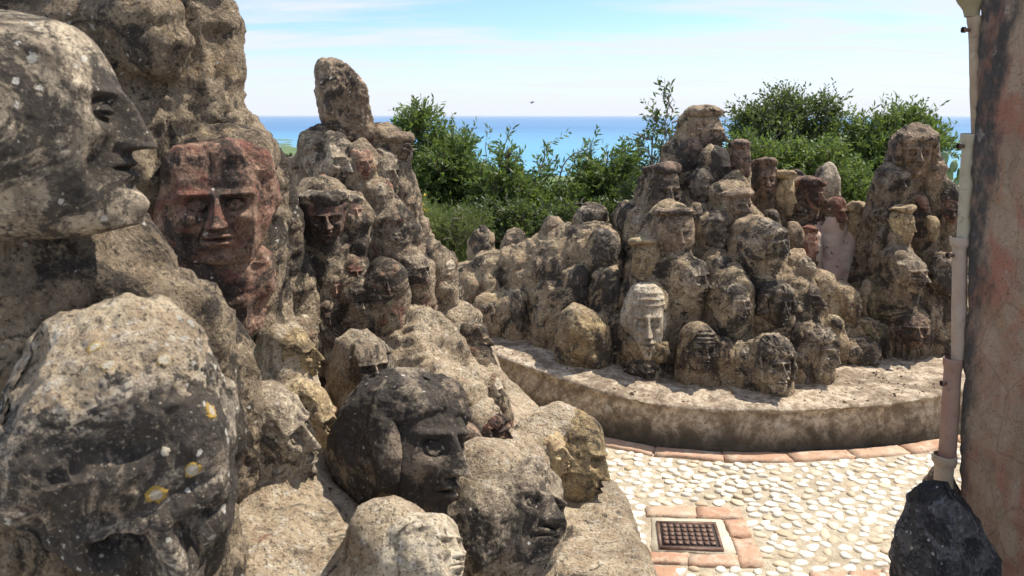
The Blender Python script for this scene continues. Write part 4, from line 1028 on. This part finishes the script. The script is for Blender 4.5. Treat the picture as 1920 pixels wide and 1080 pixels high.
L_DARK = leafmat('dark_olive_leaf', (.035, .062, .022), (.062, .100, .036), (.125, .16, .075))
L_MID = leafmat('mid_green_leaf', (.055, .105, .022), (.105, .175, .036), (.17, .24, .065))
L_LIGHT = leafmat('light_green_leaf', (.07, .115, .028), (.13, .185, .045), (.20, .24, .08))
m, t = newmat('grey_bark'); N = NB(t); v = N.n('ShaderNodeTexCoord').outputs['Object']
N.out(N.mix(N.mr(N.noise(v, 12, 6, .7), .4, .6), (.10, .075, .055), (.17, .14, .11)), .9, N.bump(N.noise(v, 40, 6, .7), .8, .01)); M_BARK = m
m, t = newmat('yellow_flower'); N = NB(t); N.out((.62, .42, .03), .7); M_YEL = m

def sprigs(anch, dirs, sl, nl, ll, lw, rg, droop=0.0):
    """leafy twigs: each has a thin stem and nl leaves (two triangles each)"""
    n = len(anch); t = np.linspace(.08, 1, nl)[None, :, None]
    L = (sl*(.6+.8*rg.random(n)))[:, None, None]
    bend = rg.normal(0, .25, (n, 1, 3)); base = anch[:, None]+L*t*(dirs[:, None]+bend*t); base[..., 2] -= droop*(t[..., 0]**2)*L[..., 0]
    rv = rg.normal(0, 1, (n, nl, 3)); sd_ = np.cross(dirs[:, None], rv); sd_ /= np.linalg.norm(sd_, axis=-1, keepdims=True)+1e-9
    ld = dirs[:, None]*.75+sd_*.8; ld /= np.linalg.norm(ld, axis=-1, keepdims=True)
    wv_ = np.cross(ld, rg.normal(0, 1, (n, nl, 3))); wv_ /= np.linalg.norm(wv_, axis=-1, keepdims=True)+1e-9
    lL = ll*(.6+.7*rg.random((n, nl, 1))); W = lw*(.7+.6*rg.random((n, nl, 1)))
    nrm = np.cross(ld, wv_)
    p0 = base; p1 = base+ld*lL*.5+wv_*W*.5+nrm*W*.2; p2 = base+ld*lL; p3 = base+ld*lL*.5-wv_*W*.5+nrm*W*.2
    V = np.stack([p0, p1, p2, p3], 2).reshape(-1, 3); Q = np.arange(len(V)).reshape(-1, 4)
    e = anch[:, None]*0+0
    s0 = anch-dirs*L[:, 0]*.35; s1 = anch+L[:, 0]*(dirs+bend[:, 0])
    wv2 = np.cross(dirs, rg.normal(0, 1, (n, 3))); wv2 /= np.linalg.norm(wv2, axis=1, keepdims=True)+1e-9; rw = ll*.035
    third = np.cross(dirs, wv2)
    SV = np.stack([s0+wv2*rw, s0-wv2*rw*.5+third*rw, s0-wv2*rw*.5-third*rw, s1], 1).reshape(-1, 3); b = np.arange(n)[:, None]*4
    ST = np.concatenate([b+np.array([0, 1, 3]), b+np.array([1, 2, 3]), b+np.array([2, 0, 3])])
    return V, Q, SV, ST
def tree(name, label, lobes, Y, basepx, nspr, mat, seed, cat='tree', ll=.074, lw=.022, sl=.15, nl=11, up=.55, dY=.5, trunk_r=.05, group='shrubs and small trees behind the heads', twigs=()):
    """lobes: (px, py, rx_px, ry_px, weight) at depth Y; the trunk stands on the slope below"""
    rg = np.random.default_rng(seed); px0, = basepx[:1]
    bx = P(px0, 500, Y)[0]; bz = float(terr_z(np.array([bx]), np.array([Y]))[0])-.05; root = np.array([bx, Y, bz])
    e = tag(link(name, None, None, None, root), label, cat, group)
    dyl = {1: 14, 2: 26, 3: 24, 5: 10, 6: 8}.get(seed, 0); lobes = [(l[0], l[1]+dyl, *l[2:]) for l in lobes]
    wts = np.array([l[2]*l[3]*(l[4] if len(l) > 4 else 1) for l in lobes], float); wts /= wts.sum()
    A = []; Dn = []; C = []
    for l, wt_ in zip(lobes, wts):
        dp = depth(l[0], l[1], Y); c = P(l[0], l[1], Y+rg.uniform(-.3, .3)*dY); r = np.array([l[2]/F*dp, 0, l[3]/F*dp]); r[1] = min(r[0], r[2])*1.1+.1; C.append((c, r))
        wt_ = wt_*.85; nspr_ = nspr*.80; n = int(nspr_*wt_*.15)
        # foliage gathers in clumps round the ends of the limbs
        ncl = max(5, int(7+nspr*wt_/55)); cd = rg.normal(0, 1, (ncl, 3)); cd /= np.linalg.norm(cd, axis=1, keepdims=True)
        cc = c+cd*r*(rg.random((ncl, 1))**.5)*.98; nc2 = int(nspr_*wt_*.80); wh = rg.integers(0, ncl, nc2); q_ = rg.normal(0, 1, (nc2, 3)); q_ /= np.linalg.norm(q_, axis=1, keepdims=True)
        csz = (r.min()*.26+.05)*(.6+.7*rg.random((ncl, 1)))
        A.append(cc[wh]+q_*csz[wh]*np.array([1, 1, .8])*rg.random((nc2, 1))**.5); dd_ = q_*.8+cd[wh]*.3+np.array([0, 0, up]); Dn.append(dd_/np.linalg.norm(dd_, axis=1, keepdims=True))
        d = rg.normal(0, 1, (n, 3)); d /= np.linalg.norm(d, axis=1, keepdims=True)
        rad = rg.random((n, 1))**.8*.85
        lump = .72+.38*(vnoise(d*3+seed+l[0]*.1, seed)[:, None]*.5+.5)
        A.append(c+d*r*rad*lump); dd_ = d*.7+np.array([0, 0, up])+rg.normal(0, .35, (n, 3)); Dn.append(dd_/np.linalg.norm(dd_, axis=1, keepdims=True))
    A = np.concatenate(A); Dn = np.concatenate(Dn)
    wood = MB(); 
    def limb(a, b, r0, r1, wob=.12, n=9, k=6):
        t = np.linspace(0, 1, n)[:, None]; L = np.linalg.norm(b-a); pts = a+(b-a)*t+np.array([vnoise(np.c_[t*3, t*0+seed, t*0+q*5+a[0]*9], q)*wob*L for q in range(3)]).T*np.sin(t*math.pi)
        V, Q = tube(pts, np.linspace(r0, r1, n), k); wood.add(V, Q); return pts
    fork = root+np.array([rg.normal(0, .05), 0, (C[0][0][2]-root[2])*.35]); tk = MB()
    pts = root+(fork-root)*np.linspace(0, 1, 7)[:, None]+np.c_[rg.normal(0, .02, (7, 2)), np.zeros(7)]
    V, Q = tube(pts, np.linspace(trunk_r*1.3, trunk_r*.85, 7), 9); tk.add(V-root, Q)
    for c, r in C:
        end = c+np.array([0, 0, r[2]*.5]); lp = limb(fork, end, trunk_r*.6, .006)
        for _ in range(7):
            s = lp[rg.integers(3, 9)]; d = rg.normal(0, 1, 3); d[2] = abs(d[2])*.8; d /= np.linalg.norm(d); limb(s, s+d*r*.95+np.array([0, 0, .03]), .011, .003, .2, 6, 4)
    tw_anch = []; tw_dir = []; tdy = 36 if seed == 4 else 0
    for (x0, y0, x1, y1, y_off, leafy) in twigs:
        a = P(x0, y0, Y+y_off); b = P(x1, y1+tdy, Y+y_off+rg.uniform(-.1, .1)); tp = limb(a, b, .010, .003, .16, 10, 5)
        for j in range(int(leafy*.75+.5)):
            q = rg.integers(2, 10); s = tp[min(q, 9)]; d = (b-a)/np.linalg.norm(b-a)+rg.normal(0, .6, 3); d /= np.linalg.norm(d)
            tw_anch.append(s+d*.02); tw_dir.append(d)
    tk.build('trunk', M_BARK, e, True)
    if tw_anch: A = np.vstack([A, tw_anch]); Dn = np.vstack([Dn, tw_dir])
    V, Q, SV, ST = sprigs(A, Dn, sl, nl, ll, lw, rg)
    wood.add(SV, ST); o = wood.build('branches', M_BARK, e, True); 
    o.data.vertices.foreach_set('co', (np.concatenate(wood.V)-root).astype(np.float32).ravel()); 
    cr_ = link('crown', mesh_np('crown', V-root, Q, False), mat, e); cr_['kind'] = 'stuff'
    return e, root, A
S_ = 1.0
tree('olive_tree', 'tall dark green tree just right of the middle tower', [(800, 260, 40, 60), (775, 225, 18, 34), (840, 300, 50, 55), (790, 340, 60, 70), (860, 370, 50, 60), (750, 250, 22, 28), (820, 420, 70, 70), (880, 320, 26, 30), (875, 265, 16, 22)], 8.2, (815,), 3300, L_MID, 1, trunk_r=.06)
tree('leafy_shrub', 'wide dark leafy shrub in front of the sea, centre left', [(950, 330, 42, 42), (990, 370, 60, 60), (930, 400, 60, 60), (1030, 400, 50, 55), (955, 285, 8, 30, 1.5), (905, 330, 20, 30), (1000, 450, 90, 60), (1020, 300, 8, 22, .6)], 7.7, (960,), 3600, L_MID, 2, cat='shrub',
     twigs=[(990, 380, 1020, 262, 0, 7), (1000, 370, 1045, 290, 0, 5), (1020, 390, 1080, 300, .1, 3), (1010, 385, 1100, 310, 0, 1), (940, 330, 952, 250, 0, 6), (1040, 350, 1110, 275, 0, 4), (900, 340, 912, 268, 0, 4)])
tree('leafy_shrub', 'rounded green shrub with upright shoots left of the pyramid peak', [(1130, 340, 50, 44), (1170, 350, 40, 50), (1105, 300, 14, 30), (1150, 400, 70, 70), (1170, 300, 16, 34, .8), (1090, 380, 40, 50)], 7.9, (1140,), 3000, L_MID, 3, cat='shrub',
     twigs=[(1110, 320, 1113, 258, 0, 6), (1165, 320, 1170, 262, 0, 5), (1130, 330, 1140, 275, 0, 5), (1185, 330, 1192, 280, 0, 4)])
tree('thin_tree', 'sparse thin-branched sapling rising beside the pyramid peak', [(1238, 300, 24, 30, .5), (1232, 240, 18, 22, .6), (1250, 260, 16, 20, .5)], 6.9, (1240,), 60, L_DARK, 4, ll=.06, trunk_r=.02,
     twigs=[(1255, 340, 1222, 260, 0, 7), (1222, 262, 1186, 215, 0, 4), (1250, 330, 1262, 150, 0, 9), (1260, 230, 1290, 178, 0, 7), (1258, 260, 1240, 190, 0, 6), (1255, 320, 1215, 300, 0, 5), (1262, 210, 1254, 152, 0, 5), (1250, 340, 1205, 340, 0, 5), (1252, 345, 1280, 250, 0, 5), (1230, 300, 1205, 235, 0, 5)])
tree('olive_tree', 'large airy dark olive tree behind the back row, reaching highest', [(1480, 200, 58, 36), (1540, 190, 20, 22), (1420, 230, 44, 36), (1500, 260, 70, 50), (1395, 250, 28, 30), (1470, 310, 60, 60), (1560, 240, 24, 40), (1440, 290, 60, 50)], 9.0, (1470,), 3600, L_DARK, 5, ll=.055, trunk_r=.08, dY=.9, sl=.16)
tree('olive_tree', 'bright green bushy tree between the back row and the right-hand tower', [(1620, 270, 48, 44), (1680, 250, 44, 40), (1590, 310, 40, 55), (1650, 330, 60, 60), (1720, 240, 22, 26), (1600, 380, 60, 50), (1690, 225, 20, 16), (1745, 262, 22, 28), (1650, 400, 50, 40), (1765, 270, 14, 20)], 8.4, (1640,), 4200, L_MID, 6, trunk_r=.07)
tree('leafy_shrub', 'low green shrub filling the gap behind the red back-row heads', [(1440, 300, 50, 40), (1400, 320, 40, 44), (1530, 310, 60, 44), (1480, 340, 80, 50), (1590, 370, 40, 50)], 7.3, (1480,), 2600, L_MID, 7, cat='shrub', ll=.045)
tree('leafy_shrub', 'shaded shrub directly behind the standing stones of the low bank', [(890, 440, 50, 40), (960, 420, 60, 40), (1060, 430, 70, 44), (1150, 430, 60, 44), (1200, 400, 30, 50)], 6.9, (1000,), 2600, L_DARK, 8, cat='shrub', ll=.045, sl=.10)
tree('broom_bush', 'pale feathery green bush at the foot of the trees right of the middle tower', [(820, 430, 50, 44), (850, 470, 50, 40), (780, 420, 30, 40), (870, 430, 30, 30)], 6.7, (825,), 2200, L_LIGHT, 9, cat='bush', ll=.04, lw=.006, sl=.12, up=1.0)
e, root, A = tree('flowering_bush', 'small bush with yellow flowers beside the middle tower', [(790, 405, 22, 26), (778, 425, 18, 24)], 6.2, (788,), 260, L_LIGHT, 10, cat='bush', ll=.035, lw=.008, sl=.09)
rg = np.random.default_rng(4); fl = MB()
for a in A[rg.choice(len(A), 70)]:
    V, q, tr = PE[0]; fl.add((V*.011)@rotm(rg.uniform(0, 3), rg.uniform(0, 3), 0).T+a+np.array([0, -.03, .05])-root, [q, tr])
o = fl.build('flowers', M_YEL, e, True); o['kind'] = 'stuff'

# prickly pear
m, t = newmat('cactus_skin'); N = NB(t); v = N.n('ShaderNodeTexCoord').outputs['Object']
col = N.mix(N.mr(N.noise(v, 6, 5, .6), .4, .6), (.10, .17, .07), (.16, .23, .09)); vo = N.vor(v, 42)
col = N.mix(N.mr(vo.outputs['Distance'], .10, .16, .8, 0), col, (.35, .33, .2)); N.out(col, .6); M_CAC = m
croot = P(1775, 330, 6.6); croot[2] = -.1
cac = tag(link('prickly_pear', None, None, None, croot), 'prickly pear cactus with flat oval pads between the tower and the drainpipe', 'cactus')
for (px, py, rw, rh, roll, yaw) in [(1768, 299, 12, 15, 18, 10), (1789, 312, 14, 12, -50, 30), (1798, 326, 10, 16, -10, 60), (1776, 330, 12, 16, 6, -20), (1792, 352, 14, 20, 10, 20), (1770, 362, 14, 18, -8, 10), (1781, 392, 15, 22, 4, 0), (1780, 432, 15, 22, -4, 30)]:
    X, Q = head_mesh('pad', 2*rw/F*6.6, 2*rh/F*6.6, .035, n=20, kind='blank', blk=0, rough=.25, seed=px, taper=.25); c = P(px, py, 6.6)-croot
    link('pad', mesh_np('pad', X, Q), M_CAC, cac, c, (0, R(roll), R(yaw)))
mb = MB(); V, Q = tube([(0, 0, 0), (.02, 0, .4), (0.02, 0, P(1780, 430, 6.6)[2]+.1)], [.06, .05, .04], 8); mb.add(V, Q); mb.build('stem', M_BARK, cac, True)

# trees on the plain far below
def far_tree(px, py, wpx, hpx, Y, label, seed):
    c = P(px, py, Y); dp = depth(px, py, Y); wd, hh = wpx/F*dp, hpx/F*dp; rg = np.random.default_rng(seed); g = float(terr_z(np.array([c[0]]), np.array([Y]))[0]); root = np.array([c[0], Y, g])
    e = tag(link('far_tree', None, None, None, root), label, 'tree', 'dark trees on the plain by the sea')
    n = 900; d = rg.normal(0, 1, (n, 3)); d /= np.linalg.norm(d, axis=1, keepdims=True); ct = np.array([0, 0, c[2]-g])
    p = ct+d*np.array([wd/2, wd/2, hh/2])*(.75+.35*vnoise(d*2.2+seed, seed))[:, None]*rg.random((n, 1))**.3
    s = wd*.07; a = rg.normal(0, s, (n, 3)); b = rg.normal(0, s, (n, 3)); V = np.stack([p, p+a, p+a+b, p+b], 1).reshape(-1, 3)
    cr_ = link('crown', mesh_np('crown', V, np.arange(4*n).reshape(-1, 4), False), L_DARK, e)
    V, Q = tube([(0, 0, -.5), (0, 0, c[2]-g)], [wd*.06, wd*.04], 6); mb = MB(); mb.add(V, Q); mb.build('trunk', M_BARK, e, True)
far_tree(506, 291, 18, 10, 620, 'first dark far tree on the plain, nearest the red mask', 1)
far_tree(521, 293, 16, 13, 600, 'second far tree, tallest of the dark clump on the plain', 2)
far_tree(535, 293, 14, 9, 640, 'low far tree between the clump and the single round one', 3)
far_tree(545, 292, 9, 13, 610, 'single round far tree at the right of the dark clump', 4)
far_tree(497, 288, 10, 8, 660, 'faint far tree partly hidden by the red mask column', 5)

# ------------------------------------------------------------------ bird in the sky
m, t = newmat('dark_feathers'); N = NB(t); N.out((.03, .028, .026), .8); M_BIRD = m
bp = P(998, 192, 22); bird = tag(link('bird', None, None, None, bp), 'small dark bird flying above the sea horizon', 'bird')
X, Q = head_mesh('b', .035, .03, .13, n=16, kind='blank', blk=0, rough=.1, seed=1, taper=0)
link('body', mesh_np('body', X, Q), M_BIRD, bird, None, (R(-35), 0, R(40)))
for s in (-1, 1):
    u = np.linspace(0, 1, 7); V = []
    for a in u:
        ch = .05*(1-a*.75); x = s*(.01+.11*a); z = .055*a-.05*a*a; y = .03*a
        V += [[x, y-ch/2, z], [x, y+ch/2, z+.002], [x, y+ch/2, z-.002]]
    V = np.array(V); Q = []
    for i in range(6):
        for j in range(3): Q.append([i*3+j, i*3+(j+1) % 3, i*3+3+(j+1) % 3, i*3+3+j])
    link('wing', mesh_np('wing', V, np.array(Q)), M_BIRD, bird, None, (R(-20), 0, R(40)))
print('heads', cnt[0], 'tris', sum(len(o.data.polygons) for o in bpy.data.objects if o.type == 'MESH')*2)
